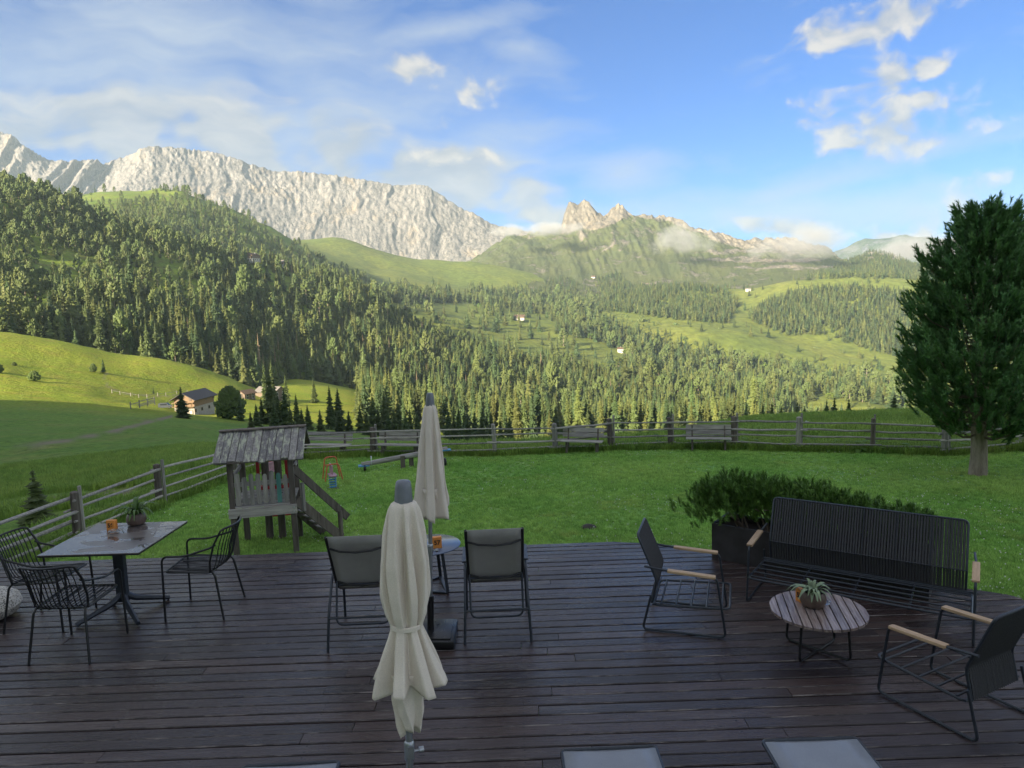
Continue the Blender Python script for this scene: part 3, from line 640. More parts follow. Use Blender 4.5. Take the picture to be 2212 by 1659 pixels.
# dome hill: open wood of stone pines and dwarf shrubs
P, px, py, A, R = sample(L2, 26000, 2, .6, 2.15)
nf = .5+.5*fbm(P[:, 0]/90, P[:, 1]/90, 9, 4)
dn = np.clip((nf-.36)*4, 0.06, 1)*np.clip((py-np.interp(px, [150, 200, 300, 372, 430, 520, 600, 720], [432, 428, 430, 440, 440, 470, 508, 572]))/10, 0.12, 1)*.9
dn = np.where((px < 330) & (py < 440), dn*.12, dn)
dn = np.where(px > 720, dn*np.clip(1-(px-720)/120, 0, 1), dn)
ok = R.random(len(P)) < dn; P, px = P[ok], px[ok]; k = thin(P, 6.5); P = P[k]
sh = R.random(len(P)) < .42
T2 = np.column_stack([P, np.where(sh, 3.5, 9.5)*np.exp(R.normal(0, .25, len(P))), np.where(sh, 7, np.where(R.random(len(P)) < .6, R.integers(5, 7, len(P)), R.integers(0, 5, len(P))))])
# woods across the valley
P, px, py, A, R = sample(L3, 150000, 3, 0.0, 6.0)
top = np.interp(px, [640, 850, 930, 1000, 1100, 1160, 1250, 1350, 1450, 1550, 1700, 1950], [650, 622, 620, 626, 628, 634, 642, 652, 660, 684, 738, 808])
dn = np.clip((py-top)/10, 0, 1)
nf = .5+.5*fbm(P[:, 0]/80, P[:, 1]/80, 12, 4)
dn = np.where((py < top+40) & (px < 1250), dn*np.clip((nf-.40)*3.5, .03, 1), dn*np.clip((nf-.18)*5, .25, 1))
for poly, f in (([(840, 652), (930, 656), (1000, 652), (1080, 665), (1150, 675), (1200, 686), (1225, 704), (1200, 714), (1350, 756), (1368, 836), (1250, 834), (1100, 795), (960, 748), (850, 722)], .02), ([(1765, 848), (1945, 886), (1990, 930), (1690, 930), (1740, 872)], .015)):
    dn = np.where(inpoly(px, py, poly), np.where(inpoly(px, py, poly), f, dn), dn)
ok = (R.random(len(P)) < dn)&(px > 600)&(px < 2300); P, px, py = P[ok], px[ok], py[ok]; k = thin(P, 6.4); P = P[k]
T3 = np.column_stack([P, 13.5*np.exp(R.normal(0, .28, len(P))), np.where(R.random(len(P)) < .05, 7, np.where(R.random(len(P)) < .12, R.integers(5, 7, len(P)), R.integers(0, 5, len(P))))])
T3[T3[:, 4] == 7, 3] *= .6
# far valley side and the foot of the mountain
T7 = []
for Lx, sd, n_ in ((L7, 4, 60000), (L5, 5, 70000)):
    P, px, py, A, R = sample(Lx, n_, sd, 0, 4.6 if Lx is L7 else 4.3)
    dn = np.zeros(len(P)); nf = .5+.5*fbm(P[:, 0]/70, P[:, 1]/70, 15, 4)
    for poly, f in (([(1615, 690), (1650, 655), (1700, 632), (1800, 622), (1850, 615), (1990, 640), (2300, 640), (2300, 800), (1990, 775), (1900, 762), (1830, 742), (1780, 722), (1700, 728)], 1.0), ([(1280, 670), (1300, 640), (1350, 618), (1450, 614), (1560, 628), (1600, 650), (1570, 700), (1450, 690), (1350, 675)], .95), ([(1740, 604), (1790, 580), (1840, 562), (1870, 545), (1905, 540), (1960, 565), (2300, 590), (2300, 622), (1950, 604), (1820, 602)], .95), ([(1290, 640), (1290, 600), (1340, 590), (1360, 615)], .5), ([(1150, 640), (1180, 605), (1230, 600), (1300, 640)], .22)):
        dn = np.where(inpoly(px, py, poly), f*np.clip((nf-.30)*5, .06, 1), dn)
    ok = (R.random(len(P)) < np.maximum(dn, .006*(py > 600)))&(px < 2350); P = P[ok]; k = thin(P, 6.5); P = P[k]
    T7.append(np.column_stack([P, 12*np.exp(R.normal(0, .2, len(P)))*(1.0 if Lx is L7 else .8), R.integers(0, 5, len(P))]))
T7 = np.vstack(T7)

# the 280 forest trees that show largest become things of their own, the rest is one wood
vx, vy = proj(T1[:, 0], T1[:, 1], T1[:, 2]+T1[:, 3]*.7); rr = np.hypot(T1[:, 0], T1[:, 1])
vis = (vx > 0)&(vx < 2205)&(vy > 370)&(vy < np.interp(vx, [0, 480, 640, 660, 2212], [900, 915, 915, 925, 915]))
vis &= ~((vx > 1935))
score = np.where(vis, T1[:, 3]/rr, -1); order = np.argsort(-score)
big = np.zeros(len(T1), bool); big[order[:280]] = True
def put(o, p, h, wd=1.0, rz=None):
    o.location = p; o.scale = (h*wd, h*wd, h); o.rotation_euler = (0, 0, random.uniform(0, 6.28) if rz is None else rz); return o
AREA = [(560, 'at the forest edge above the sunlit pasture'), (772, 'in the wood beside the bright meadow patch'), (1000, 'on the sunlit slope between the dip and the green strip'), (1300, 'on the sunlit slope behind the two benches by the seesaw'), (1560, 'on the sunlit slope behind the fence benches'), (9999, 'on the sunlit slope beyond the green mound')]
for x, y, z, h, i in T1[big]:
    i = int(i); ax = float(proj(x, y, z)[0]); ar = [q for lim, q in AREA if ax < lim][0]; sz = 'tall' if h > 14.5 else ('middle sized' if h > 11.5 else 'short')
    if i < 5: nm, me, lb, ct = 'spruce_tree', NEARM[i % 3], '%s spruce among many %s' % (sz, ar), 'tree'
    elif i < 7: nm, me, lb, ct = 'stone_pine', NPINE[i % 2], '%s rounded stone pine %s' % (sz, ar), 'tree'
    else: nm, me, lb, ct = 'dead_spruce', FAR[8], '%s bare brown dead spruce %s' % (sz, ar), 'tree'
    o = link(bpy.data.objects.new(nm, me)); put(o, (x, y, z-.2), h, random.uniform(.9, 1.15)); tag(o, lb, ct, lb.replace(' spruce', ' spruces').replace('pine ', 'pines '))
FC = proto_collection('far_tree', FAR)
def wood(name, T, label, fat=1.0):
    n_ = len(T); R = np.random.default_rng(n_); wd = R.uniform(.85, 1.25, n_)*fat
    s = np.column_stack([T[:, 3]*wd, T[:, 3]*wd, T[:, 3]]); scatter(name, T[:, :3]-np.array([0, 0, .3]), R.uniform(0, 6.28, n_), s, T[:, 4], FC, label=label)
wood('forest', T1[~big], 'dense spruce forest covering the hill beyond the meadow')
wood('hill_wood', T2, 'open wood of stone pines and shrubs on the domed hill')
wood('valley_forest', T3, 'hazy spruce forest across the valley below the high pasture', 1.25)
wood('far_forest', T7, 'far hazy woods at the foot of the rocky mountain', 1.25)
print('TREES', len(T1), len(T2), len(T3), len(T7))

# ------------------------------------------------------------------ haze
def haze_box():
    m = bpy.data.materials.new('haze'); m.use_nodes = True; t = NT(m.node_tree)
    for n in list(t.n):
        if n.type != 'OUTPUT_MATERIAL': t.n.remove(n)
    v = t.new('ShaderNodeVolumePrincipled'); v.inputs['Color'].default_value = (.66, .84, 1.0, 1); v.inputs['Density'].default_value = HAZE_D; v.inputs['Anisotropy'].default_value = .1
    t.l.new(v.outputs[0], [n for n in t.n if n.type == 'OUTPUT_MATERIAL'][0].inputs['Volume'])
    o = MB().box((600, 2500, 215), (12000, 8000, 1070)).build('haze', m); tag(o, 'pale blue morning haze filling the valley air', kind='stuff')

HAZE_D = 0.00012
haze_box()
# ------------------------------------------------------------------ deck
def simple(name, col, rough=.5, metal=0., nsc=None, var=.15, bump=0., spec=.5, coat=0.):
    m, t, bs = new_mat(name); c = col
    if nsc:
        n = t.noise(t.coord('Object'), nsc, 4, .6); c = t.mix(t.mapr(n, .3, .7), tuple(x*(1-var) for x in col), tuple(min(1, x*(1+var)) for x in col))
        if bump: t.set(bs.inputs['Normal'], t.bump(n, bump, .004))
        t.set(bs.inputs['Roughness'], t.mapr(n, .3, .7, rough*.85, min(1, rough*1.15)))
        pset(t, bs, c, None, metal, spec=spec, coat=coat)
    else: pset(t, bs, c, rough, metal, spec=spec, coat=coat)
    return m
def deck_mat():
    m, t, bs = new_mat('wet_larch_boards'); p = t.pos(); r = t.rnd()
    v = t.vmath('ADD', p, t.comb(t.math('MULTIPLY', r, 37.), t.math('MULTIPLY', r, 91.), 0.))
    g = t.noise(t.mapping(v, (1.2, 16, 4)), 3.0, 6, .65, .4); g2 = t.noise(t.mapping(v, (.5, 30, 4)), 6.0, 4, .6)
    patch = t.noise(p, 1.1, 4, .6); kn = t.voro(t.mapping(v, (1.0, 3.2, 1)), 2.1); wear = t.noise(t.mapping(v, (.35, 3, 1)), 2.2, 5, .68)
    b = t.ramp(t.math('FRACT', t.math('MULTIPLY', r, 5.7)), [(0, (.034, .025, .026)), (.3, (.070, .047, .044)), (.6, (.048, .038, .042)), (.8, (.080, .054, .050)), (1, (.100, .074, .068))])
    c = t.mix(t.mapr(g, .32, .68, 0, .75), b, t.mix(1., b, (.42, .40, .40), 'MULTIPLY'))
    c = t.mix(t.mapr(wear, .56, .74, 0, .55), c, (.155, .130, .118))
    c = t.mix(t.mapr(kn, .055, .03), c, (.018, .014, .013))
    c = t.mix(t.mapr(patch, .55, .7, 0, .35), c, (.045, .036, .036))
    # screw heads over the joists
    px_, py_, pz_ = t.sep(p); fx = t.math('MULTIPLY', t.math('SUBTRACT', t.math('FRACT', t.math('ADD', t.math('DIVIDE', px_, .7168), .5)), .5), .7168); fy = t.math('MULTIPLY', t.math('SUBTRACT', t.math('ABSOLUTE', t.math('SUBTRACT', t.math('FRACT', t.math('DIVIDE', t.math('SUBTRACT', 8.055, py_), .11962)), .5)), .27), .11962)
    c = t.mix(t.mapr(t.math('SQRT', t.math('ADD', t.math('MULTIPLY', fx, fx), t.math('MULTIPLY', fy, fy))), .007, .0045), c, (.012, .011, .012))
    pset(t, bs, c, t.mapr(t.math('ADD', t.math('MULTIPLY', patch, .6), t.math('MULTIPLY', g2, .5)), .42, .68, .13, .46), spec=.45, normal=t.bump(t.math('ADD', g, t.math('MULTIPLY', g2, .5)), .5, .006)); return m
M_deck = deck_mat()
def edge_mat():
    m, t, bs = new_mat('worn_board_edge'); p = t.pos(); r = t.rnd(); v = t.vmath('ADD', p, t.comb(t.math('MULTIPLY', r, 37.), 0., 0.))
    n = t.noise(t.mapping(v, (1.6, 6, 6)), 1.5, 6, .7); pset(t, bs, t.mix(t.mapr(n, .50, .66), (.04, .033, .033), (.27, .235, .215)), .5, spec=.4); return m
M_edge = edge_mat()
DY = [0.6, 3, 5, 6, 6.8, 7.05, 7.16, 8.40, 8.70, 8.88, 8.99]; DX = [8.6, 8.0, 6.8, 6.0, 5.2, 5.0, 4.75, 2.66, 2.17, 1.72, 1.2]
deck = bpy.data.objects.new('terrace_deck', None); COL.objects.link(deck); tag(deck, kind='structure')
PITCHB = .1335; nrow_b = int((8.99-.6)/PITCHB); RB = random.Random(4); joints_prev = []
for i in range(nrow_b):
    y0 = 8.99-(i+1)*PITCHB+.0075; y1 = 8.99-i*PITCHB-.0075
    xa = np.interp(y0, DY, DX); xb = np.interp(y1, DY, DX); xs = [-9.4-RB.random()*.02]; x = -9.4+RB.uniform(.8, 4.5)
    while x < min(xa, xb)-.9: xs.append(round(x*.6)/.6*1.0+((i*37) % 5)*.12); x += RB.choice((3.2, 4.0, 4.8, 5.0))
    ends = [(v, v) for v in xs]+[(xa, xb)]; ch = .007
    for k in range(len(ends)-1):
        (a0, a1), (b0, b1) = ends[k], ends[k+1]; g_ = .0025; a0 += g_; a1 += g_; b0 -= g_; b1 -= g_; zt = RB.uniform(-.006, .002); tl = RB.uniform(-.0015, .0015)
        V = []
        for (e0, e1) in ((a0, a1), (b0, b1)):
            for (f, z) in ((0, -.032), (0, -ch), (.045, 0), (.955, 0), (1, -ch), (1, -.032)):
                V.append((e0*(1-f)+e1*f, y0*(1-f)+y1*f, zt+z+tl*f))
        Fc = [(j, (j+1) % 6, 6+(j+1) % 6, 6+j) for j in range(6)]+[(5, 4, 3, 2, 1, 0), (6, 7, 8, 9, 10, 11)]
        mesh_obj('deck_board', V, [f[::-1] for f in Fc], [M_deck, M_edge], deck, midx=[0, 1, 0, 1, 0, 0, 0, 0])
rim = MB(); pts = [(x-.03, y-.03, -.16) for x, y in zip(DX, DY)]+[(-9.3, 8.96, -.16)]
for a, b in zip(pts[:-1], pts[1:]): rim.bar(a, b, .03, .24)
rim.build('rim_beam', M_deck, deck)
jo = MB()
for x in np.arange(-9.2, 8.4, .8):
    yt = np.interp(-x, [-v for v in DX], DY) if x > 1.2 else 8.9
    jo.bar((x, .7, -.11), (x, yt-.1, -.11), .06, .14)
jo.build('joists', M_deck, deck)

# ------------------------------------------------------------------ furniture materials
M_black = simple('black_powder_coat', (.012, .013, .015), .38, 0., 60, .2)
M_anth = simple('anthracite_tube', (.035, .042, .055), .35, .3, 40, .2)
M_cord = simple('black_cord', (.060, .061, .065), .85, 0, 240, .5, .6, .3)
M_alu = simple('aluminium', (.42, .44, .47), .38, .9, 30, .1)
M_rubber = simple('black_plastic', (.008, .008, .009), .3, 0, 20, .2)
def wood_mat(name, a, b, sc=(2, 30, 30), rough=.6, axis=None, lichen=None, wet=0.):
    m, t, bs = new_mat(name); p = t.coord('Object'); r = t.rnd()
    v = t.vmath('ADD', p, t.comb(t.math('MULTIPLY', r, 17.), t.math('MULTIPLY', r, 41.), t.math('MULTIPLY', r, 23.)))
    g = t.noise(t.mapping(v, sc), 1.6, 6, .65, .5); c = t.mix(t.mapr(g, .33, .66), a, b)
    c = t.mix(1., c, t.ramp(r, [(0, (.78, .78, .80)), (1, (1.2, 1.18, 1.15))]), 'MULTIPLY')
    if lichen:
        l = t.noise(t.mapping(v, (1, .22, .22)), 24., 6, .75); c = t.mix(t.mapr(t.math('ADD', l, t.math('MULTIPLY', t.noise(v, 3., 2), .35)), .68, .78), c, lichen)
    pset(t, bs, c, rough, spec=.35+wet, normal=t.bump(g, .6, .004)); return m
M_teak = wood_mat('teak', (.34, .23, .14), (.50, .36, .23), (30, 2, 30), .5)
M_teakt = wood_mat('wet_teak_slats', (.15, .10, .085), (.37, .31, .29), (30, 2, 30), .26, wet=.2)
M_grey = wood_mat('weathered_wood', (.19, .18, .17), (.40, .38, .355), (12, 12, 1.2), .85)
M_grey_h = wood_mat('weathered_rail', (.27, .25, .235), (.50, .475, .445), (1.2, 14, 14), .85)
M_dark = wood_mat('dark_weathered_wood', (.085, .070, .060), (.20, .175, .155), (10, 10, 1.2), .85)
M_lichen = wood_mat('lichen_shingle', (.16, .15, .15), (.30, .29, .285), (16, 16, 1.2), .9, lichen=(.46, .48, .36))
def sling_mat(name, a, b, rough=.55):
    m, t, bs = new_mat(name); p = t.coord('Object'); w1 = t.noise(t.mapping(p, (400, 400, 400)), 1., 2, .5); n = t.noise(p, 5, 3, .6)
    c = t.mix(t.mapr(n, .3, .7), a, b); c = t.mix(1., c, t.ramp(w1, [(.3, (.8, .8, .8)), (.7, (1.15, 1.15, 1.15))]), 'MULTIPLY'); pset(t, bs, c, rough, spec=.3, normal=t.bump(w1, .3, .001)); return m
M_sling = sling_mat('grey_sling', (.33, .32, .305), (.38, .37, .35))
M_slingw = sling_mat('wet_grey_sling', (.22, .235, .265), (.26, .275, .31), .30)
M_canvas = sling_mat('beige_canvas', (.70, .625, .535), (.76, .685, .59), .85)
M_cap = simple('grey_cap', (.16, .175, .20), .35, .2, 20, .1)
M_orange = simple('orange_block', (.72, .27, .055), .55, 0, 12, .12)
M_digit = simple('black_digit', (.012, .010, .010), .5)
M_pot = simple('brown_clay_pot', (.105, .072, .058), .42, 0, 18, .35, .2)
M_soil = simple('potting_soil', (.03, .02, .015), .95)
M_leafg = simple('sage_leaf', (.20, .27, .15), .55, 0, 9, .35)
M_leaf = simple('green_leaf', (.07, .14, .025), .5, 0, 9, .35)

def text_mesh(name, s, size, mat, parent, M, depth=.001):
    cu = bpy.data.curves.new(name, 'FONT'); cu.body = s; cu.size = size; cu.align_x = 'CENTER'; cu.align_y = 'CENTER'; cu.extrude = depth; cu.offset = .0022
    o = bpy.data.objects.new(name, cu); COL.objects.link(o); dg = bpy.context.evaluated_depsgraph_get(); me = bpy.data.meshes.new_from_object(o.evaluated_get(dg)); bpy.data.objects.remove(o)
    me.materials.clear(); me.materials.append(mat); ob = link(bpy.data.objects.new(name, me), parent); ob.matrix_local = M; return ob
def number_block(loc, rz, s, label, size=.098):
    t = thing('table_number', label, 'number block', loc, rz)
    MB().box((0, 0, size*.6), (size, size*.55, size*1.2), bev=.004).build('block', M_orange, t, True)
    for sg, rr in ((-1, 0), (1, math.pi)):
        text_mesh('number', s, size*.66, M_digit, t, Matrix.Rotation(rr, 4, 'Z') @ Matrix.Translation((0, -size*.55/2-.0006, size*.62)) @ Matrix.Rotation(math.pi/2, 4, 'X'))
    return t
def plant_pot(loc, label, pr, ph, leaf, nl, ll, lw, up, mat, seed):
    t = thing('potted_plant', label, 'plant', loc); R = random.Random(seed)
    prof = [(pr*.55, 0), (pr*.86, ph*.12), (pr*1.0, ph*.42), (pr*.97, ph*.7), (pr*.84, ph*.97), (pr*.80, ph), (pr*.74, ph*.98), (pr*.78, ph*.85)]
    MB().lathe(prof, 28).build('pot', M_pot, t, True); MB().lathe([(0.001, ph*.84), (pr*.8, ph*.86)], 20, cap=False).build('soil', M_soil, t)
    for i in range(nl):
        a = 6.283*i/nl+R.uniform(-.4, .4); L = ll*R.uniform(.6, 1.15); e = R.uniform(*up); V = []; Fc = []; n = 6; r0 = R.uniform(0, pr*.4); W = lw*R.uniform(.7, 1.2)
        for k in range(n+1):
            f = k/n; d = r0+L*f*math.cos(e-.5*f*f); z = ph*.86+L*f*math.sin(e-.9*f*f); wd = W*math.sin(math.pi*min(.97, .12+f*.86))**.8
            c = Vector((math.cos(a)*d, math.sin(a)*d, z)); s = Vector((-math.sin(a), math.cos(a), 0))*wd; V += [tuple(c-s+Vector((0, 0, .25*wd))), tuple(c), tuple(c+s+Vector((0, 0, .25*wd)))]
            if k: b = 3*k; Fc += [(b-3, b-2, b+1, b), (b-2, b-1, b+2, b+1)]
        mesh_obj('leaf', V, Fc, mat, t, True)
    return t
def ashtray(loc, label):
    m = bpy.data.materials.get('clear_glass')
    if not m: m, t_, bs = new_mat('clear_glass'); pset(t_, bs, (.9, .93, .95), .03, spec=.5); bs.inputs['Transmission Weight'].default_value = .9
    o = MB().lathe([(.001, .004), (.05, .004), (.056, .030), (.050, .032), (.044, .012), (.001, .010)], 24, cap=False).build('ashtray', m, None, True); o.location = loc; tag(o, label, 'ashtray'); return o

# ------------------------------------------------------------------ dining set
def dining_chair():
    t = thing('dining_chair', '', 'chair'); r = .0115
    for s in (-1, 1):
        MB().tube([(s*.29, .30, 0), (s*.285, .29, .50)], r).build('leg', M_black, t, True)
        MB().tube(fillet([(s*.235, -.20, .51), (s*.245, -.235, .47), (s*.29, -.31, 0)], .03), r).build('leg', M_black, t, True)
        MB().tube(fillet([(s*.285, .29, .49), (s*.285, .285, .70), (s*.28, .05, .695), (s*.262, -.22, .77), (s*.255, -.27, .80)], .07, 6), r*.95).build('armrest', M_black, t, True)
    MB().tube(fillet([(-.262, .275, .525), (.262, .275, .525), (.25, -.20, .50), (-.25, -.20, .50)], .05, 4, True), r*.9, closed=True).build('seat_frame', M_black, t, True)
    def yb(x): return .085*(abs(x)/.25)**2
    bf = [(-.25, -.19+.0, .50), (-.262, -.20, .62), (-.268, -.255, .80), (-.255, -.335, .945)]+[(x, -.345-.075*(1-(x/.25)**2), .96) for x in np.linspace(-.22, .22, 9)]+[(.255, -.335, .945), (.268, -.255, .80), (.262, -.20, .62), (.25, -.19, .50)]
    MB().tube(bf, r*.95).build('back_frame', M_black, t, True)
    w_ = MB()
    for x in np.linspace(-.222, .222, 12):
        c = -.075*(1-(x/.25)**2)
        w_.tube(fillet([(x*1.05, .275, .528), (x, -.10, .505), (x, -.205+c*.7, .512), (x*1.02, -.235+c, .60), (x*1.04, -.285+c, .80), (x*1.02, -.345+c, .958)], .07, 4), .0052, 6)
    w_.build('wire_shell', M_black, t, True)
    f = MB()
    for x in (-.12, .12): f.bar((x, .26, .503), (x, -.2, .487), .014, .012)
    f.build('under_bar', M_black, t)
    return t
dc = dining_chair(); CH = [((-3.405, 7.30, 0), RAD(90), 'black wire dining chair facing the table from beside the play hut'), ((-4.275, 6.485, 0), RAD(-2), 'black wire dining chair with its back to the house, tucked under the stone table'), ((-4.975, 7.14, 0), RAD(-90), 'black wire dining chair between the stone table and the speckled pouf')]
for i, (l, rz, lb) in enumerate(CH):
    o = dc if i == 0 else copy_tree(dc); o.location = l; o.rotation_euler.z = rz; o['label'] = lb; o['group'] = 'wire dining chairs'
def table_top_mat():
    m, t, bs = new_mat('grey_stone_laminate'); p = t.coord('Object'); n = t.noise(p, 5, 6, .68, .6); n2 = t.noise(t.mapping(p, (1, 2.2, 1), (0, 0, .5)), 2.2, 3, .5)
    wetm = t.mapr(t.math('ADD', n2, t.math('MULTIPLY', t.noise(p, 14, 2), .08)), .53, .55)
    c = t.mix(t.mapr(n, .3, .7), (.10, .085, .078), (.19, .165, .15)); c = t.mix(wetm, c, t.mix(1., c, (.7, .7, .72), 'MULTIPLY'))
    pset(t, bs, c, t.mapr(wetm, 0, 1, .34, .06), spec=.6, normal=t.bump(n, .08, .002)); return m
tb = thing('dining_table', 'square table with grey stone top on a dark four foot column', 'table', (-4.28, 7.28, 0), RAD(-1))
MB().box((0, 0, .838), (1.03, 1.03, .012), bev=.003).build('table_top', table_top_mat(), tb)
MB().box((0, 0, .825), (1.025, 1.025, .010)).build('top_edge', M_black, tb)
MB().box((0, 0, .475), (.11, .07, .69), bev=.008).build('column', M_anth, tb)
for a in (45, 135, 225, 315):
    a = RAD(a); c, s = math.cos(a), math.sin(a)
    MB().tube(fillet([(c*.01, s*.01, .22), (c*.10, s*.10, .14), (c*.46, s*.46, .022)], .06), [.038, .034, .034, .034, .034, .032, .024], 8).build('foot', M_anth, tb, True)
number_block((-4.47, 7.53, .844), RAD(-8), '56', 'orange number block marked 56 on the square stone table')
plant_pot((-4.30, 7.72, .844), 'spiky green plant in a brown clay bowl beside the number 56', .105, .13, 'leaf', 34, .26, .015, (.7, 1.5), M_leaf, 3)
ashtray((-4.40, 7.44, .844), 'clear glass ashtray beside the orange number 56')
def pouf():
    m, t, bs = new_mat('speckled_granite'); p = t.coord('Object'); n = t.voro(p, 95, out=1); v = t.sep(n)[0]; c = t.ramp(v, [(0, (.05, .05, .05)), (.18, (.16, .14, .11)), (.3, (.52, .49, .44)), (.7, (.60, .57, .51)), (1, (.35, .30, .24))]); pset(t, bs, c, .6)
    o = MB().lathe([(.001, 0), (.22, .0), (.32, .05), (.355, .13), (.33, .21), (.24, .27), (.12, .295), (.001, .30)], 32, cap=False).build('stone_pouf', m, None, True); o.location = (-5.78, 7.25, 0); tag(o, 'low rounded speckled granite boulder seat lying on the deck', 'stone')
pouf()

# ------------------------------------------------------------------ garden armchairs by the parasol
def deck_chair():
    t = thing('garden_armchair', '', 'chair'); r = .0135
    for s in (-1, 1):
        MB().tube(fillet([(s*.315, -.30, 0), (s*.300, -.235, .34), (s*.295, -.02, .66), (s*.30, .42, .68), (s*.315, .46, 0)], .10, 6), r).build('side_frame', M_anth, t, True)
        MB().bar((s*.30, .0, .693), (s*.305, .40, .70), .045, .018, bev=.004).build('armrest', M_anth, t)
        MB().tube(fillet([(s*.262, -.31, 1.11), (s*.262, .03, .47), (s*.26, .50, .50)], .10, 6), .016).build('side_rail', M_black, t, True)
    def panel(rows, name, mat):
        V = []; Fc = []; n = 8
        for (y, z, sag) in rows:
            for k in range(n+1):
                x = -.256+.512*k/n; V.append((x, y+sag*(1-(x/.256)**2), z-.3*abs(sag)*(1-(x/.256)**2)))
        for i in range(len(rows)-1):
            for k in range(n): b = i*(n+1)+k; Fc.append((b, b+1, b+n+2, b+n+1))
        o = mesh_obj(name, V, Fc, mat, t, True); sd = o.modifiers.new('thick', 'SOLIDIFY'); sd.thickness = .004; return o
    panel([(-.315, 1.115, .0), (-.27, 1.02, .015), (-.19, .87, .03), (-.11, .72, .035), (-.04, .59, .03), (.02, .50, .02), (.06, .462, .01)], 'backrest', M_sling)
    panel([(.06, .462, .01), (.15, .455, -.015), (.3, .465, -.025), (.45, .49, -.01), (.50, .495, 0)], 'seat', M_sling)
    for f in (.20, .83): 
        y = -.31+.34*f; z = 1.11-.64*f
        MB().tube([(-.262, y-.005, z), (-.15, y-.045, z-.022), (0, y-.06, z-.03), (.15, y-.045, z-.022), (.262, y-.005, z)], .010).build('back_brace', M_black, t, True)
    MB().tube(fillet([(-.255, -.03, .60), (-.25, -.17, .20), (.25, -.17, .20), (.255, -.03, .60)], .07, 5), .0105).build('support_loop', M_anth, t, True)
    MB().tube([(-.302, -.245, .30), (.302, -.245, .30)], .010).build('cross_bar', M_anth, t, True)
    MB().tube([(-.27, -.02, .535), (.27, -.02, .535)], .012).build('cross_bar', M_anth, t, True)
    return t
dk = deck_chair(); dk.location = (-.225, 6.60, 0); dk.rotation_euler.z = RAD(2); dk['label'] = 'grey sling garden armchair facing the lawn, beside the black parasol base'; dk['group'] = 'sling garden armchairs'
d2 = copy_tree(dk); d2.location = (-1.50, 6.545, 0); d2.rotation_euler.z = RAD(1); d2['label'] = 'grey sling garden armchair facing the lawn, half hidden behind the tied parasol'
st = thing('side_table', 'round blue grey metal side table between the two sling armchairs', 'table', (-1.0, 7.70, 0), RAD(10))
m_bl, t_, bs_ = new_mat('blue_grey_lacquer'); pset(t_, bs_, (.10, .135, .21), .16, spec=.6)
MB().lathe([(.001, .485), (.34, .485), (.352, .49), (.352, .498), (.345, .502), (.001, .502)], 48, cap=False).build('table_top', m_bl, st, True)
for k in range(3):
    a = RAD(-55+120*k); b = RAD(-55+120*(k+1)); p = [(.29*math.cos(q), .29*math.sin(q)) for q in (a, b)]
    MB().bar((p[0][0]*.75, p[0][1]*.75, .486), (p[0][0], p[0][1], .012), .035, .012).build('leg', M_anth, st)
    MB().bar((*p[0], .008), (*p[1], .008), .035, .014).build('floor_bar', M_anth, st)
number_block((-.90, 7.57, .502), RAD(12), '57', 'orange number block marked 57 on the round blue table', .105)

# ------------------------------------------------------------------ parasols
def folded_cloth(rows, n=192, pleats=7, seed=0, twist=0.0, ph=0.0):
    """rows: (z, radius, pleat depth, hem unevenness); flat panels that fold over one another, each a long face and a short return"""
    R = random.Random(seed); wds = [R.uniform(.7, 1.4) for _ in range(pleats)]; tot = sum(wds); a = 0.0; ctl = []; hem = []
    for w_ in wds:
        h = R.uniform(-.5, .5); e = a+w_/tot*R.uniform(.70, .86)
        ctl += [(a, 1.0), (a+(e-a)*.5, R.uniform(.93, 1.0)), (e, 0.0)]; hem += [h, h+.25, h+.1]; a += w_/tot
    amp = [R.uniform(.75, 1.25) for _ in ctl]; V = []; Fc = []; us = np.arange(n)/n
    A = np.array([c[0] for c in ctl]+[1.0]); H = np.array(hem+[hem[0]])
    for j, (z, r, dp, jag) in enumerate(rows):
        f = j/(len(rows)-1); rad = np.array([r*(1-dp*(1-c[1])*amp[i]) for i, c in enumerate(ctl)]); ang = np.array([2*math.pi*c[0]+ph+twist*f+.10*math.sin(3*f+i*1.7+seed) for i, c in enumerate(ctl)])
        X = rad*np.cos(ang); Y = rad*np.sin(ang); X = np.append(X, X[0]); Y = np.append(Y, Y[0])
        x = np.interp(us, A, X); y = np.interp(us, A, Y); hz = np.interp(us, A, H)
        for _ in range(2): x = .25*np.roll(x, 1)+.5*x+.25*np.roll(x, -1); y = .25*np.roll(y, 1)+.5*y+.25*np.roll(y, -1)
        sag = 1+.05*np.sin(2*np.arctan2(y, x)+seed)+.03*np.sin(5*f*math.pi+4*np.arctan2(y, x)); x *= sag; y *= sag
        V += [(float(p), float(q), float(z-jag*h)) for p, q, h in zip(x, y, hz)]
    for j in range(len(rows)-1):
        for k in range(n): Fc.append((j*n+k, j*n+(k+1) % n, (j+1)*n+(k+1) % n, (j+1)*n+k))
    return V, Fc
def cloth(name, rows, parent, **kw):
    V, Fc = folded_cloth(rows, **kw); o = mesh_obj(name, V, [f[::-1] for f in Fc], M_canvas, parent, True); s = o.modifiers.new('thick', 'SOLIDIFY'); s.thickness = .004; s.offset = -1; return o
def interp_rows(keys, n):
    a = np.array(keys, float); z = np.linspace(a[0, 0], a[-1, 0], n); return [(zz, *[float(np.interp(-zz, -a[:, 0], a[:, c])) for c in (1, 2, 3)]) for zz in z]
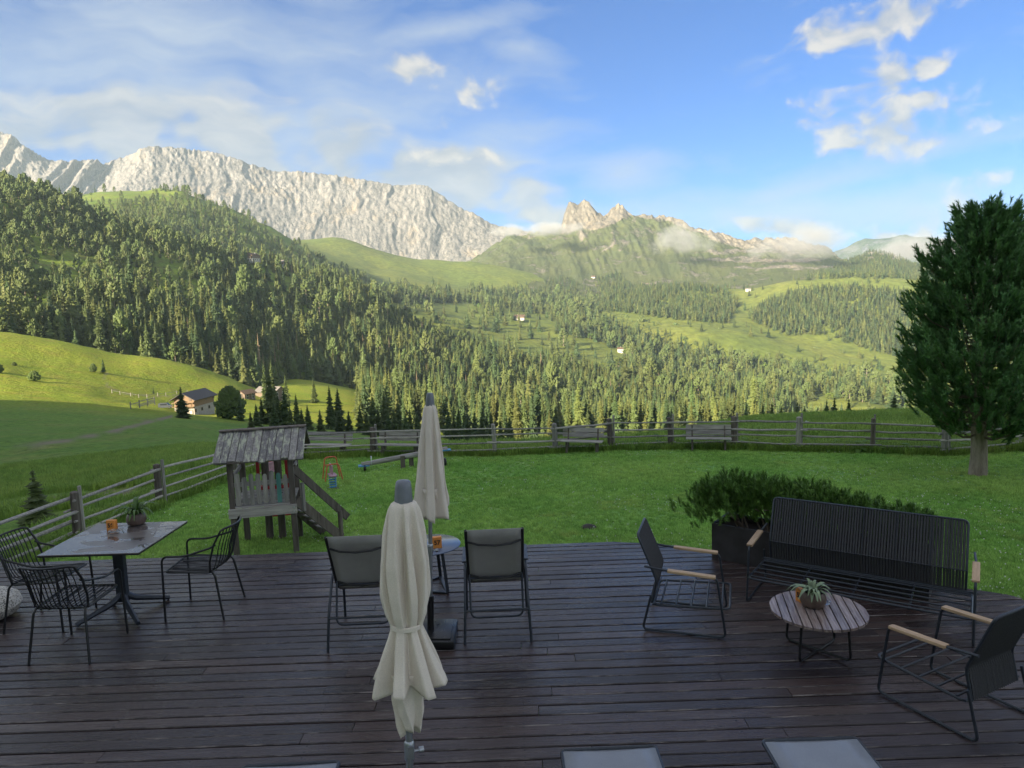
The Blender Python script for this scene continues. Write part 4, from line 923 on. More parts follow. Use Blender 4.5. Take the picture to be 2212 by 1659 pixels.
def pole_parts(t, z0=0.0, top=2.2):
    MB().tube([(0, 0, z0), (0, 0, top)], .019, 14).build('pole', M_alu, t, True)
    c = MB().lathe([(.019, .84), (.026, .845), (.027, .93), (.024, .94), (.019, .945)], 16, cap=False); c.box((0, -.03, .90), (.03, .02, .06)); cl = c.build('clamp', M_alu, t, True)
    MB().tube([(.0, 0, .88), (.055, 0, .88)], .007).tube([(.05, 0, .88), (.075, 0, .88)], .016, 10).build('clamp_knob', M_alu, cl, True)
def base_plate(t):
    b = MB(); b.box((0, 0, .045), (.50, .50, .09), bev=.03); bp = b.build('base_plate', M_rubber, t, True); MB().box((0, 0, .095), (.42, .42, .016), bev=.007).build('plate_top', M_rubber, bp, True)
    MB().tube([(0, 0, .09), (0, 0, .43)], .032, 14).build('sleeve', M_rubber, t, True)
pf = thing('parasol', 'closed beige parasol on a black plate base between the sling armchairs', 'parasol', (-.87, 6.44, 0), 0); pf.rotation_euler = (RAD(0), RAD(2.6), 0)
pole_parts(pf, .1, 2.2); base_plate(pf)
cloth('canopy', interp_rows([(2.285, .040, .10, 0), (2.24, .062, .18, 0), (2.0, .100, .40, 0), (1.7, .130, .46, .0), (1.45, .160, .48, .04), (1.34, .178, .5, .10), (1.26, .185, .52, .14)], 40), pf, seed=3, pleats=7, twist=.3, ph=.5)
cloth('inner_folds', interp_rows([(1.50, .12, .3, 0), (1.32, .10, .4, .05), (1.22, .07, .5, .10)], 10), pf, seed=5, pleats=6, twist=.6)
MB().lathe([(.044, 2.265), (.043, 2.30), (.034, 2.365), (.028, 2.385), (.001, 2.39)], 24, cap=False).build('cap', M_cap, pf, True)
pn = thing('parasol', 'closed beige parasol tied round its middle, standing alone on the open deck', 'parasol', (-.625, 3.40, 0)); pn.rotation_euler = (0, RAD(1.7), RAD(20))
pole_parts(pn, .1, 2.2); base_plate(pn)
cl = cloth('canopy', interp_rows([(2.222, .040, .02, 0), (2.205, .064, .06, 0), (2.17, .080, .22, 0), (2.05, .104, .40, 0), (1.90, .122, .48, 0), (1.74, .124, .46, 0), (1.64, .106, .36, 0), (1.592, .086, .26, 0), (1.562, .084, .26, 0), (1.50, .108, .36, 0), (1.38, .155, .46, .01), (1.30, .188, .50, .03), (1.262, .200, .52, .045)], 60), pn, seed=8, pleats=7, twist=.5, ph=.9)
cloth('inner_folds', interp_rows([(1.34, .105, .25, 0), (1.20, .092, .34, .01), (1.10, .080, .42, .05), (1.02, .062, .5, .10)], 16), pn, seed=11, pleats=5, twist=.9, ph=1.0)
MB().lathe([(.078, 1.562), (.0835, 1.566), (.0835, 1.586), (.078, 1.590)], 32, cap=False).build('tie_band', M_canvas, cl, True)
cp = MB(); cp.lathe([(.046, 2.20), (.046, 2.225), (.041, 2.29), (.037, 2.315), (.030, 2.322), (.001, 2.325)], 28, cap=False); cp.build('cap', M_cap, pn, True)

# ------------------------------------------------------------------ lounge set: cord backed sofa and armchairs
def lounge(name, W, panel_w, nsec, long_rods):
    t = thing(name, '', 'sofa' if W > 1 else 'chair'); r = .0115; h = W/2
    for s in (-1, 1):
        x = s*h
        MB().tube(fillet([(x*1., -.30, .36), (x, -.385, .013), (x, .385, .013), (x, .305, .585), (x, -.12, .612), (x*.985, -.36, .64)], .055, 5), r).build('side_frame', M_anth, t, True)
        MB().box((x, .075, .603), (.062, .44, .026), M=Matrix.Rotation(RAD(-3.5), 3, 'X'), bev=.008).build('armrest', M_teak, t, True)
    k = h-.02
    MB().tube(fillet([(-k, .42, .285), (k, .42, .285), (k, -.28, .255), (-k, -.28, .255)], .06, 4, True), r, closed=True).build('seat_frame', M_anth, t, True)
    if long_rods:
        for y in np.linspace(-.20, .33, 5): MB().tube([(-k, y, .279+.03*(y-.3)), (k, y, .279+.03*(y-.3))], .009).build('seat_rod', M_anth, t, True)
        for x in (-k*.5, 0, k*.5): MB().tube([(x, -.28, .247), (x, .42, .272)], .009).build('seat_brace', M_anth, t, True)
    else:
        for y in (-.21, -.07, .07, .21, .35): MB().tube([(-k, y, .283+.03*(y-.3)), (k, y, .283+.03*(y-.3))], .009).build('seat_rod', M_anth, t, True)
    MB().tube([(-h, -.28, .27), (h, -.28, .27)], r*.9).build('rear_bar', M_anth, t, True)
    p = panel_w/2
    prof = [(-.425, .925), (-.345, .72), (-.262, .52), (-.248, .485), (-.262, .45), (-.30, .27)]
    MB().tube(fillet([(-p, -.30, .262), (-p, -.25, .485), (-p, -.43, .93), (p, -.43, .93), (p, -.25, .485), (p, -.30, .262)], .05, 5), r).build('back_frame', M_anth, t, True)
    cds = MB(); R = random.Random(3); wd = .0235; n = int(panel_w/.0262)
    for i in range(n):
        x = -p+.015+(panel_w-.03)*(i+.5)/n; V = []; Fc = []; j = R.uniform(-.0015, .0015)
        for (y, z) in prof: V += [(x-wd/2+j, y-.006, z), (x-wd*.3+j, y+.008, z+.003), (x+wd*.3+j, y+.008, z+.003), (x+wd/2+j, y-.006, z), (x+j, y-.014, z-.004)]
        for q in range(len(prof)-1):
            for e in range(5): Fc.append((q*5+e, q*5+(e+1) % 5, q*5+5+(e+1) % 5, q*5+5+e))
        cds.add(V, [f[::-1] for f in Fc])
    cds.build('cord_back', M_cord, t, True)
    for i in range(1, nsec):
        x = -p+panel_w*i/nsec; MB().tube([(x, y+.012, z) for y, z in prof[:4]], .0045, 6).build('back_stay', M_anth, t, True)
    MB().tube([(-p, -.248+.002, .487), (p, -.248+.002, .487)], .006, 6).build('back_bar', M_anth, t, True)
    return t
LA = lounge('lounge_chair', .665, .56, 1, False); LA.location = (1.65, 6.657, 0); LA.rotation_euler.z = RAD(-108.2); LA['label'] = 'black cord lounge chair with teak arms standing at the planter end of the sofa'; LA['group'] = 'cord lounge chairs'
LB = copy_tree(LA); LB.location = (3.30, 5.067, 0); LB.rotation_euler.z = RAD(26.6); LB['label'] = 'black cord lounge chair with teak arms facing the coffee table, seen from behind'
LS = lounge('lounge_sofa', 1.97, 1.82, 6, True); LS.location = (3.395, 6.75, 0); LS.rotation_euler.z = RAD(146); LS['label'] = 'long black cord sofa with teak arms in front of the mountain pine planter'
ct = thing('coffee_table', 'round coffee table of wet teak slats on crossed dark tube legs', 'table', (2.64, 5.93, 0), RAD(-13))
n = 11; rad = .405; wd = 2*rad/n
for i in range(n):
    x0 = -rad+i*wd+.006; x1 = -rad+(i+1)*wd-.006; V = []; mm = 6
    up_ = [(x0+(x1-x0)*k/mm) for k in range(mm+1)]; ys = [math.sqrt(max(rad*rad-x*x, .0012)) for x in up_]
    ring = [(x, y) for x, y in zip(up_, ys)]+[(x, -y) for x, y in zip(up_[::-1], ys[::-1])]; N = len(ring)
    V = [(x, y, .400) for x, y in ring]+[(x, y, .378) for x, y in ring]; Fc = [tuple(range(N))[::-1], tuple(range(N, 2*N))]+[(k, (k+1) % N, N+(k+1) % N, N+k) for k in range(N)]
    mesh_obj('slat', V, Fc, M_teakt, ct)
for a in (51, 141):
    a = RAD(a); c, s = math.cos(a), math.sin(a)
    MB().tube(fillet([(c*.27, s*.27, .377), (c*.30, s*.30, .012), (-c*.30, -s*.30, .012+.02*(a > 1)), (-c*.27, -s*.27, .377)], .05, 5), .0115).build('leg_frame', M_black, ct, True)
MB().bar((-.38, -.12, .370), (.38, -.12, .370), .03, .014).build('slat_batten', M_black, ct); MB().bar((-.38, .12, .370), (.38, .12, .370), .03, .014).build('slat_batten', M_black, ct)
number_block((2.56, 6.09, .400), RAD(-72), '58', 'orange number block behind the clay bowl on the slatted coffee table', .098)
plant_pot((2.62, 5.99, .400), 'sage leaved plant in a round brown bowl on the slatted coffee table', .112, .14, 'leaf', 34, .17, .018, (.65, 1.45), M_leafg, 6)
ashtray((2.74, 6.04, .400), 'clear glass ashtray beside the sage leaved plant on the coffee table')

# ------------------------------------------------------------------ flat loungers at the near side
def lounger():
    t = thing('flat_lounger', '', 'lounger'); V = []; Fc = []; n = 6
    ys = [0, -.03, -.25, -.6, -1.0, -1.4]; 
    for j, y in enumerate(ys):
        for k in range(n+1): x = -.285+.57*k/n; V.append((x, y, .425-.012*(1-(x/.285)**2)*(j > 0)-(.012 if j == 0 else 0)))
    for j in range(len(ys)-1):
        for k in range(n): b = j*(n+1)+k; Fc.append((b, b+1, b+n+2, b+n+1))
    o = mesh_obj('sling', V, [f[::-1] for f in Fc], M_slingw, t, True); s = o.modifiers.new('thick', 'SOLIDIFY'); s.thickness = .006
    MB().tube(fillet([(-.29, -1.42, .412), (-.29, .0, .412), (.29, .0, .412), (.29, -1.42, .412)], .03), .014).build('bed_frame', M_anth, t, True)
    for s in (-1, 1):
        MB().tube(fillet([(s*.30, -.22, .405), (s*.345, -.30, .34), (s*.345, -.42, 0.012)], .08, 5), .015).build('leg', M_anth, t, True)
        MB().tube(fillet([(s*.30, -1.05, .405), (s*.345, -1.12, .34), (s*.345, -1.24, 0.012)], .08, 5), .015).build('leg', M_anth, t, True)
    return t
lg0 = lounger()
for i, (l, rz, lb) in enumerate([((1.775, 4.085, 0), 0, 'flat grey sling lounger foot, in line with the lounge chair seen from behind'), ((.52, 4.065, 0), RAD(1), 'flat grey sling lounger foot between the other lounger and the tied parasol'), ((-1.435, 4.02, 0), RAD(1.5), 'flat grey sling lounger foot on the table 56 side of the tied parasol')]):
    o = lg0 if i == 0 else copy_tree(lg0); o.location = l; o.rotation_euler.z = rz; o['label'] = lb; o['group'] = 'flat loungers'

# ------------------------------------------------------------------ planter with mountain pine
pd = Vector((.78, -.60, 0)).normalized(); pz = math.atan2(pd.y, pd.x)
p0 = Vector((2.365, 8.266, 0)); pc = p0+pd*1.15+Vector((-pd.y, pd.x, 0))*.27
pl = thing('planter_box', 'long dark fibre planter box behind the sofa', 'planter', (pc.x, pc.y, 0), pz)
m_pl = simple('anthracite_fibre', (.040, .037, .038), .55, 0, 7, .35, .3)
b = MB(); L_, D_, H_ = 2.3, .52, .44; th = .03
b.box((0, -D_/2+th/2, H_/2), (L_, th, H_)); b.box((0, D_/2-th/2, H_/2), (L_, th, H_)); b.box((-L_/2+th/2, 0, H_/2), (th, D_-2*th, H_-.001)); b.box((L_/2-th/2, 0, H_/2), (th, D_-2*th, H_-.001))
b.build('box_wall', m_pl, pl); MB().box((0, 0, H_-.10), (L_-2*th, D_-2*th, .04)).build('soil', M_soil, pl)
# ------------------------------------------------------------------ pines built from needle tufts
def tuft(n, L, seed, spread=.9):
    R = np.random.default_rng(seed); V = []; 
    for i in range(n):
        f = R.uniform(0, 1); a = R.uniform(0, 6.283); e = R.uniform(.25, 1.0)*spread
        b = np.array([0, 0, L*.75*f]); d = np.array([math.sin(e)*math.cos(a), math.sin(e)*math.sin(a), math.cos(e)]); s = np.cross(d, [.3, .2, .9]); s /= np.linalg.norm(s)+1e-6
        l = L*R.uniform(.45, .7)*(1-.25*f); wd = L*.022; V.append([b-s*wd, b+s*wd, b+d*l])
    return np.array(V)      # n x 3 x 3
def brush(n, L, seed):
    # a shoot like a bottle brush: needles stand off a short stem all the way to its tip
    R = np.random.default_rng(seed); V = []
    for i in range(n):
        f = R.uniform(.12, 1)**.8; a = R.uniform(0, 6.283); e = R.uniform(.45, 1.15)*(1.1-.45*f); b = np.array([0, 0, L*f*.85]); d = np.array([math.sin(e)*math.cos(a), math.sin(e)*math.sin(a), math.cos(e)])
        s = np.cross(d, [.3, .2, .9]); s /= np.linalg.norm(s)+1e-6; l = L*R.uniform(.26, .40); wd = L*.026; V.append([b-s*wd, b+s*wd, b+d*l])
    return np.array(V)
def place_tufts(T, pos, dirs, scl, rng):
    """copies of tuft triangles along directions, one mesh"""
    out = []
    for p, d, s in zip(pos, dirs, scl):
        d = d/np.linalg.norm(d); a = np.cross(d, [0, 0, 1.0]); na = np.linalg.norm(a); a = a/na if na > 1e-3 else np.array([1., 0, 0]); b = np.cross(d, a); q = rng.uniform(0, 6.283)
        a2 = a*math.cos(q)+b*math.sin(q); b2 = np.cross(d, a2); M = np.stack([a2, b2, d], 1); t = T[rng.integers(len(T))]
        out.append((t.reshape(-1, 3)@M.T)*s+p)
    v = np.concatenate(out); return v
def tri_obj(name, v, mat, parent):
    me = bpy.data.meshes.new(name); n = len(v)//3; me.vertices.add(len(v)); me.vertices.foreach_set('co', v.astype(np.float32).reshape(-1)); me.loops.add(len(v)); me.loops.foreach_set('vertex_index', np.arange(len(v)))
    me.polygons.add(n); me.polygons.foreach_set('loop_start', np.arange(0, 3*n, 3)); me.polygons.foreach_set('loop_total', np.full(n, 3)); me.update(calc_edges=True); me.materials.append(mat); return link(bpy.data.objects.new(name, me), parent)
def needle_mat(name, a, b, tip):
    m, t, bs = new_mat(name); p = t.pos(); n = t.noise(p, 2.2, 3, .6); n2 = t.noise(p, 14., 3, .6)
    c = t.mix(t.mapr(n, .35, .65), a, b); c = t.mix(t.mapr(n2, .55, .75, 0, .7), c, tip); pset(t, bs, c, .5, spec=.3); return m
M_pine = needle_mat('pine_needles', (.085, .20, .065), (.13, .265, .078), (.27, .41, .13))
M_mugo = needle_mat('mountain_pine_needles', (.09, .19, .035), (.12, .24, .042), (.2, .31, .06))
rng = np.random.default_rng(5); TF = [brush(52, 1.0, i) for i in range(5)]
# mugo pine in the planter
pos = []; dr = []; sc_ = []
for i in range(1700):
    u = rng.uniform(-1.08, 1.0)*1.15; w_ = rng.normal(0, .22); h = .47+rng.uniform(0, 1)**.7*(.46-.20*max(0, u)/1.15)*math.exp(-(w_/.42)**2)*(1 if u > -1.0 else .7)
    if u > -.75: w_ = max(w_, -.17)
    pos.append((u*1.06-.08+rng.normal(0, .03)-(.17 if rng.random() < .12 else 0), w_, h)); dr.append((rng.normal(0, .28)-(.5 if u < -.85 else 0)*rng.random(), w_*1.4+rng.normal(0, .2), 1.0)); sc_.append(rng.uniform(.13, .21))
mg = thing('mountain_pine', 'bushy bright green mountain pine growing out of the long dark planter', 'shrub', (pc.x, pc.y, 0), pz)
tri_obj('foliage', place_tufts(TF, np.array(pos), np.array(dr), sc_, rng), M_mugo, mg)
stm = MB()
for i in range(40):
    x = rng.uniform(-1.1, 1.05); stm.tube([(x*.9, rng.normal(0, .06), .33), (x, rng.normal(0, .15), .55), (x*1.05+rng.normal(0, .05), rng.normal(0, .2), .72)], [.013, .010, .005], 5)
stm.build('branches', M_bark, mg)
mg2 = thing('mountain_pine', 'small dark mountain pine bush on the lawn at the deck corner', 'shrub', tuple(Vector((6.05, 7.35, float(lawn_z(6.05, 7.35))))))
pos = []; dr = []; sc_ = []
for i in range(300):
    d = rng.normal(0, 1, 3); d /= np.linalg.norm(d); d[2] = abs(d[2]); pos.append(d*np.array([.34, .34, .62])*rng.uniform(.5, 1)+np.array([0, 0, .08])); dr.append(d*.7+np.array([0, 0, .8])); sc_.append(rng.uniform(.09, .15))
tri_obj('foliage', place_tufts(TF, np.array(pos), np.array(dr), sc_, rng), M_pine, mg2); MB().tube([(0, 0, -.05), (0, 0, .5)], [.03, .01], 6).build('stem', M_bark, mg2)

# the stone pine on the lawn
def hero_pine():
    b = G(2112, 1027, -.97); b = Vector((b.x, b.y, float(lawn_z(b.x, b.y)))); t = thing('stone_pine_tree', 'big dense dark green stone pine with a short bare trunk on the lawn', 'tree', b)
    MB().tube([(0, 0, -.1), (.0, 0, .02), (.01, 0, .5), (-.01, 0, 1.0), (0, 0, 2.5), (.03, 0, 4.6), (.04, 0, 5.6)], [.24, .185, .16, .155, .12, .05, .015], 14).build('trunk', M_barkl, t, True)
    R = np.random.default_rng(21); H = 5.75
    def prof(f): return np.interp(f, [0, .05, .14, .24, .38, .52, .66, .80, .90, .97, 1.0], [1.05, 1.5, 1.68, 1.68, 1.50, 1.32, 1.12, .86, .64, .40, .15])
    limb = MB(); pos = []; dr = []; sc = []
    nb = 190
    for i in range(nb):
        f = (i+.5)/nb; z0 = .98+f*(H-1.15)-.15*(1-f); a = i*2.39996+R.normal(0, .15); rad = prof(f)*R.uniform(.72, 1.12)*(1+.10*math.sin(3*a+f*9)); rise = rad*R.uniform(.15, .45)+.12
        c, s = math.cos(a), math.sin(a); path = [Vector((c*rad*q, s*rad*q, z0+rise*(q**2.0)-.10*math.sin(q*3.1))) for q in (0, .35, .7, 1.0)]
        limb.tube(path, [.026*(1-f)+.008, .018*(1-f)+.006, .010, .004], 5, cap=False)
        m_ = int(13+rad*15)
        for j in range(m_):
            q = R.uniform(.30, 1.0)**.75; k = min(2, int(q*3)); ba = a+R.normal(0, .17)*(1.2-q*.3); rr = rad*q*R.uniform(.94, 1.05); z = z0+rise*q**2-.10*math.sin(q*3.1)+R.normal(0, .085)
            pos.append((math.cos(ba)*rr, math.sin(ba)*rr, z)); dr.append((math.cos(ba)*R.uniform(.25, .9), math.sin(ba)*R.uniform(.25, .9), R.uniform(.5, 1.1))); sc.append(R.uniform(.24, .38))
        ex = R.uniform(.0, .22); pos.append((c*(rad+.02), s*(rad+.02), z0+rise+ex)); dr.append((c*.35, s*.35, 1.0)); sc.append(R.uniform(.2, .28))
    for i in range(22): pos.append((R.normal(0, .12), R.normal(0, .12), H-.6+R.uniform(0, .62))); dr.append((R.normal(0, .15), R.normal(0, .15), 1)); sc.append(.24)
    limb.build('limbs', M_bark, t); TFP = [brush(40, 1.0, 30+i) for i in range(5)]
    for x in TFP: x[:, :, :] = x; 
    wide = [np.concatenate([q[:, :1]*1.0, q[:, 1:2], q[:, 2:]], 1) for q in TFP]
    tri_obj('crown', place_tufts([widen(q, 1.35) for q in wide], np.array(pos), np.array(dr), sc, R), M_pine, t)
def widen(T, k):
    m = (T[:, 0]+T[:, 1])/2; o = T.copy(); o[:, 0] = m+(T[:, 0]-m)*k; o[:, 1] = m+(T[:, 1]-m)*k; return o
hero_pine()

# ------------------------------------------------------------------ fence
def lz(p): return Vector((p.x, p.y, float(lawn_z(p.x, p.y))))
def on_lawn(px, py):
    z = -1.0
    for _ in range(8): p = G(px, py, z); z = float(lawn_z(p.x, p.y))
    return Vector((p.x, p.y, z))
def fence(name, label, bases, tops, lead=None, n_r=4, seed=1):
    R = random.Random(seed); t = thing(name, label, 'fence', bases[0]); o = bases[0]; q = []
    for i, (b, h) in enumerate(zip(bases, tops)):
        b = b-o; r = R.uniform(.060, .088); ln = Vector((R.uniform(-.03, .03), R.uniform(-.03, .03), h)); q.append((b, ln, h))
        pb = MB(); pb.tube([b-Vector((0, 0, .15)), b+ln*.4+Vector((R.uniform(-.01, .01), 0, 0)), b+ln*.98, b+ln], [r*1.08, r, r*.93, r*.55], 8)
        ps = pb.build('post', (M_dark if R.random() < .6 else M_grey), t, True)
        if R.random() < .75: MB().tube([b+Vector((r*1.3, .05, -.1)), b+Vector((r*1.3, .05, h*1.09))], r*.42, 6).build('stake', M_grey, ps, True)
    for i in range(len(q)-1):
        (a, la, ha), (b, lb, hb) = q[i], q[i+1]; d = (b-a).normalized(); sd = Vector((-d.y, d.x, 0))
        for k in range(n_r):
            f = (.20+.215*k) if n_r == 4 else (.25+.3*k); r = R.uniform(.022, .034); off = sd*(R.choice((-1, 1))*.055); ov = R.uniform(.06, .24)
            p = [a+Vector((0, 0, ha*f+R.uniform(-.03, .03)))-d*ov+off, None, None, b+Vector((0, 0, hb*f+R.uniform(-.03, .03)))+d*R.uniform(.06, .24)+off]
            p[1] = p[0].lerp(p[3], .33)+Vector((0, 0, R.uniform(-.025, .012))); p[2] = p[0].lerp(p[3], .68)+Vector((0, 0, R.uniform(-.025, .012)))
            MB().tube(p, [r*1.1, r*R.uniform(.9, 1.05), r*.95, r*.8], 6).build('rail', M_grey_h if R.random() < .75 else M_grey, t, True)
    return t
FB = [on_lawn(x, y) for x, y in ((648, 991), (806, 985), (1069, 984), (1200, 978), (1319, 972), (1448, 970), (1585, 969), (1725, 974), (1884, 977), (2042, 983), (2206, 970), (2420, 965), (2700, 960))]
FH = [.90, .90, .97, .90, .96, .96, .96, .98, .95, .90, .95, .95, .95]
fence('rail_fence', 'weathered grey split rail fence along the far edge of the lawn', FB, FH, seed=4)
LBs = [on_lawn(648, 991)+Vector((-.10, -.05, 0)), on_lawn(505, 1030), on_lawn(346, 1091), on_lawn(168, 1172), on_lawn(-30, 1262)]; LBs.append(LBs[-1]+(LBs[-1]-LBs[-2])*1.1)
for b in LBs: b.z = float(lawn_z(b.x, b.y))
fence('rail_fence', 'weathered split rail fence running down past the play hut towards the stone table', LBs, [.80, .85, .92, .92, .95, .95], seed=9)
# ------------------------------------------------------------------ benches along the fence
def bench(wd):
    t = thing('wooden_bench', '', 'bench'); h = wd/2
    for z, y in ((.66, .24), (.51, .215)): MB().box((0, y, z), (wd, .028, .13), M=Matrix.Rotation(RAD(-10), 3, 'X'), bev=.004).build('back_plank', M_grey_h, t)
    for y in (-.08, .07): MB().box((0, y, .36), (wd, .135, .034), bev=.004).build('seat_plank', M_grey_h, t)
    for s in (-1, 1):
        MB().box((s*h*.72, -.02, .165), (.075, .10, .36)).build('leg', M_dark, t)
        MB().bar((s*h*.72, .13, .02), (s*h*.72, .265, .70), .07, .05, up=(1, 0, 0)).build('back_support', M_dark, t)
    return t
B0 = None
for (pa, pb_, y, lb) in ((640, 757, 985, 'weathered grey bench against the fence behind the play hut'), (815, 912, 986, 'weathered grey bench against the fence behind the seesaw'), (1213, 1302, 979, 'weathered grey bench against the sagging rails between two dark fence posts'), (1482, 1580, 973, 'weathered grey bench against the fence beside leafy weeds')):
    a = on_lawn(pa, y); c = on_lawn(pb_, y); m_ = (a+c)/2; wdt = (c-a).length
    o = bench(1.58) if B0 is None else copy_tree(B0); B0 = B0 or o
    o.location = lz(m_); o.scale = (wdt/1.58, 1, 1); o.rotation_euler.z = math.atan2((c-a).y, (c-a).x); o['label'] = lb; o['group'] = 'benches along the fence'

# ------------------------------------------------------------------ play hut
def play_hut():
    a = on_lawn(512, 1203); b_ = on_lawn(641, 1193); rz = math.atan2((b_-a).y, (b_-a).x); W = (b_-a).length; t = thing('play_hut', 'small weathered wooden play hut on stilts with steps', 'play hut', a, rz)
    D = .95; zf = .765; zr = .06; R = random.Random(2)
    for (x, y, w_, h) in ((0, 0, .085, 1.62), (W, 0, .085, 1.60), (.02, D, .09, 1.62), (W-.02, D, .09, 1.62)): MB().box((x, y, h/2-.1), (w_, w_, h+.2), bev=.006).build('post', M_dark, t)
    for x in (.38, W-.32): MB().tube([(x, D+.05, -.1), (x, D+.05, 1.7)], .062, 10).build('post', M_dark, t, True)
    MB().box((W/2, -.058, zf-.05), (W+.12, .03, .15), bev=.004).build('floor_beam', M_grey_h, t)
    MB().box((W/2, D+.06, zf-.05), (W+.1, .03, .14)).build('floor_beam', M_grey_h, t)
    bolt = simple('zinc_bolt', (.6, .62, .65), .35, .8)
    for z in (zf-.02, zf-.085): MB().tube([(W+.015, -.073, z), (W+.015, -.082, z)], .016, 8).build('bolt', bolt, t)
    for i in range(7): MB().box((W/2, .03+i*.148, zf+.04), (W+.02, .138, .028)).build('floor_plank', M_grey_h, t)
    for z in (zf+.14, zf+.40): MB().bar((.03, -.005, z), (W-.03, -.005, z), .035, .07).build('picket_rail', M_grey_h, t)
    teal = wood_mat('flaking_teal_paint', (.06, .22, .20), (.16, .34, .30), (10, 10, 1.2), .7)
    for i in range(8):
        x = .10+i*(W-.19)/7; hh = .44+R.uniform(-.03, .05); w_ = R.uniform(.062, .078); z0 = zf+.07; V = [(x-w_/2, z0), (x+w_/2, z0), (x+w_/2, z0+hh), (x+w_*.25, z0+hh+.03), (x-w_*.25, z0+hh+.03), (x-w_/2, z0+hh)]
        P = [(px_, -.025, z) for px_, z in V]+[(px_, -.045, z) for px_, z in V]; N = 6
        mesh_obj('picket', P, [tuple(range(N)), tuple(range(N, 2*N))[::-1]]+[((k+1) % N, k, N+k, N+(k+1) % N) for k in range(N)], teal if i == 6 else (M_grey if R.random() < .75 else M_dark), t)
    # side pickets, far rail
    for x in (.0, W): MB().bar((x, .05, zf+.50), (x, D-.03, zf+.50), .03, .06).build('side_rail', M_grey_h, t)
    # roof: two steep planes of boards
    ze, zt = 1.555, 1.915; ye, yt = -.19, D*.5
    ro = MB(); ro.bar((-.19, yt, zt-.02), (W+.23, yt, zt-.02), .05, .05); rf = ro.build('roof', M_dark, t)
    n = 12; x0 = -.20; wd = (W+.44)/n
    for sgn, nm in ((1, ye), (-1, D-ye)):
        for i in range(n):
            x = x0+(i+.5)*wd; lf = R.uniform(-.010, .014); ex = R.uniform(-.03, .03)
            e = Vector((x+(-.02 if sgn > 0 else 0), nm-sgn*ex, ze-ex*.9)); tp = Vector((x, yt-sgn*.004, zt+.02)); nrm = Vector((0, -sgn*.65, .75))*lf
            MB().bar(e+nrm, tp+nrm, wd*.92, .022, up=(0, -sgn*.65, .75)).build('shingle_board', M_lichen, rf)
    for sgn, nm in ((1, ye), (-1, D-ye)): MB().bar(Vector((W/2+.02, nm, ze))-Vector((0, -sgn*.65, .75))*.02, Vector((W/2+.02, yt, zt+.02))-Vector((0, -sgn*.65, .75))*.02, W+.40, .014, up=(0, -sgn*.65, .75)).build('underlay', M_dark, rf)
    MB().bar((-.20, yt, zt+.045), (W+.24, yt, zt+.045), .13, .02).build('ridge_board', M_dark, rf)
    # steps down to the right
    inv = Matrix.Rotation(-rz, 3, 'Z'); foot = inv @ (on_lawn(738, 1163)-a); s0 = Vector((W+.03, .20, zf)); dv = foot-s0; side = Vector((-dv.y, dv.x, 0)).normalized()*.5
    stt = MB(); 
    for o_ in (Vector((0, 0, 0)), side): MB().bar(s0+o_+Vector((0, 0, .02)), foot+o_+Vector((0, 0, .02)), .035, .15).build('stringer', M_dark, t)
    for i in range(1, 7): p = s0+dv*(i/7.0); MB().box(p+side*.5+Vector((0, 0, .06)), (.15, .50, .025), rz=math.atan2(dv.y, dv.x)).build('tread', M_grey_h, t)
    MB().bar(s0+Vector((-.02, 0, .56)), foot+dv.normalized()*.22+Vector((0, 0, .50)), .04, .12).build('handrail', M_dark, t)
    MB().tube([s0+dv*.16+Vector((0, -.02, -.05)), s0+dv*.16+Vector((0, -.02, .42))], .035, 8).build('rail_post', M_grey, t, True)
    MB().tube([foot+Vector((0, -.02, -.15)), foot+Vector((0, -.02, .50))], .04, 8).build('rail_post', M_dark, t, True)
    # red slide at the back
    red = simple('red_slide_paint', (.45, .035, .045), .45, 0, 20, .2)
    s1 = Vector((W*.55, D+.05, zf+.03)); e1 = Vector((W*.55, D+1.35, .08)); ch = MB(); ch.bar(s1, e1, .42, .02); sl = ch.build('slide', red, t)
    for s in (-1, 1):
        MB().bar(s1+Vector((s*.225, -.02, .10)), e1+Vector((s*.225, 0, .08)), .028, .20).build('slide_side', red, sl); MB().box(s1+Vector((s*.235, -.03, .22)), (.05, .05, .62)).build('slide_post', red, sl)
    MB().box((W*.55, D+.0, zf+.08), (.45, .03, .06)).build('slide_bar', red, sl)
    MB().box(e1+Vector((0, -.35, .02)), (.50, .10, .08)).build('slide_foot', red, sl)
play_hut()
# ------------------------------------------------------------------ spring riders, seesaw
m_blue = simple('blue_spring', (.06, .25, .48), .4, 0, 20, .2); m_orr = simple('orange_red_tube', (.62, .13, .06), .4, 0, 20, .2); m_pink = simple('faded_pink_plate', (.45, .27, .33), .6, 0, 10, .3)
def rider():
    t = thing('spring_rider', '', 'spring rider')
    sp = MB(); sp.tube([(.075*math.cos(a), .075*math.sin(a), .02+.30*a/(2*math.pi*5)) for a in np.linspace(0, 2*math.pi*5, 60)], .017, 6); sp.build('spring', m_blue, t, True)
    MB().box((0, 0, .335), (.17, .34, .03), bev=.006).build('seat', m_pink, t)
    for y in (-.17, .15): MB().tube(fillet([(-.20, y, .24), (-.13, y*.9, .62+.12*(y > 0)), (.13, y*.9, .62+.12*(y > 0)), (.20, y, .24)], .07), .014).build('hoop', m_orr, t, True)
    MB().box((0, .12, .46), (.035, .30, .22), bev=.006).build('head_plate', m_pink, t)
    MB().tube([(-.16, .16, .55), (.16, .16, .55)], .012).build('handle', m_orr, t, True)
    MB().box((0, 0, .01), (.24, .24, .03)).build('foot_plate', M_dark, t); return t
r1 = rider(); r1.location = on_lawn(720, 1056); r1.rotation_euler.z = RAD(25); r1['label'] = 'spring rider with orange hoops on a blue coil, alone beside the hut steps'; r1['group'] = 'spring riders'
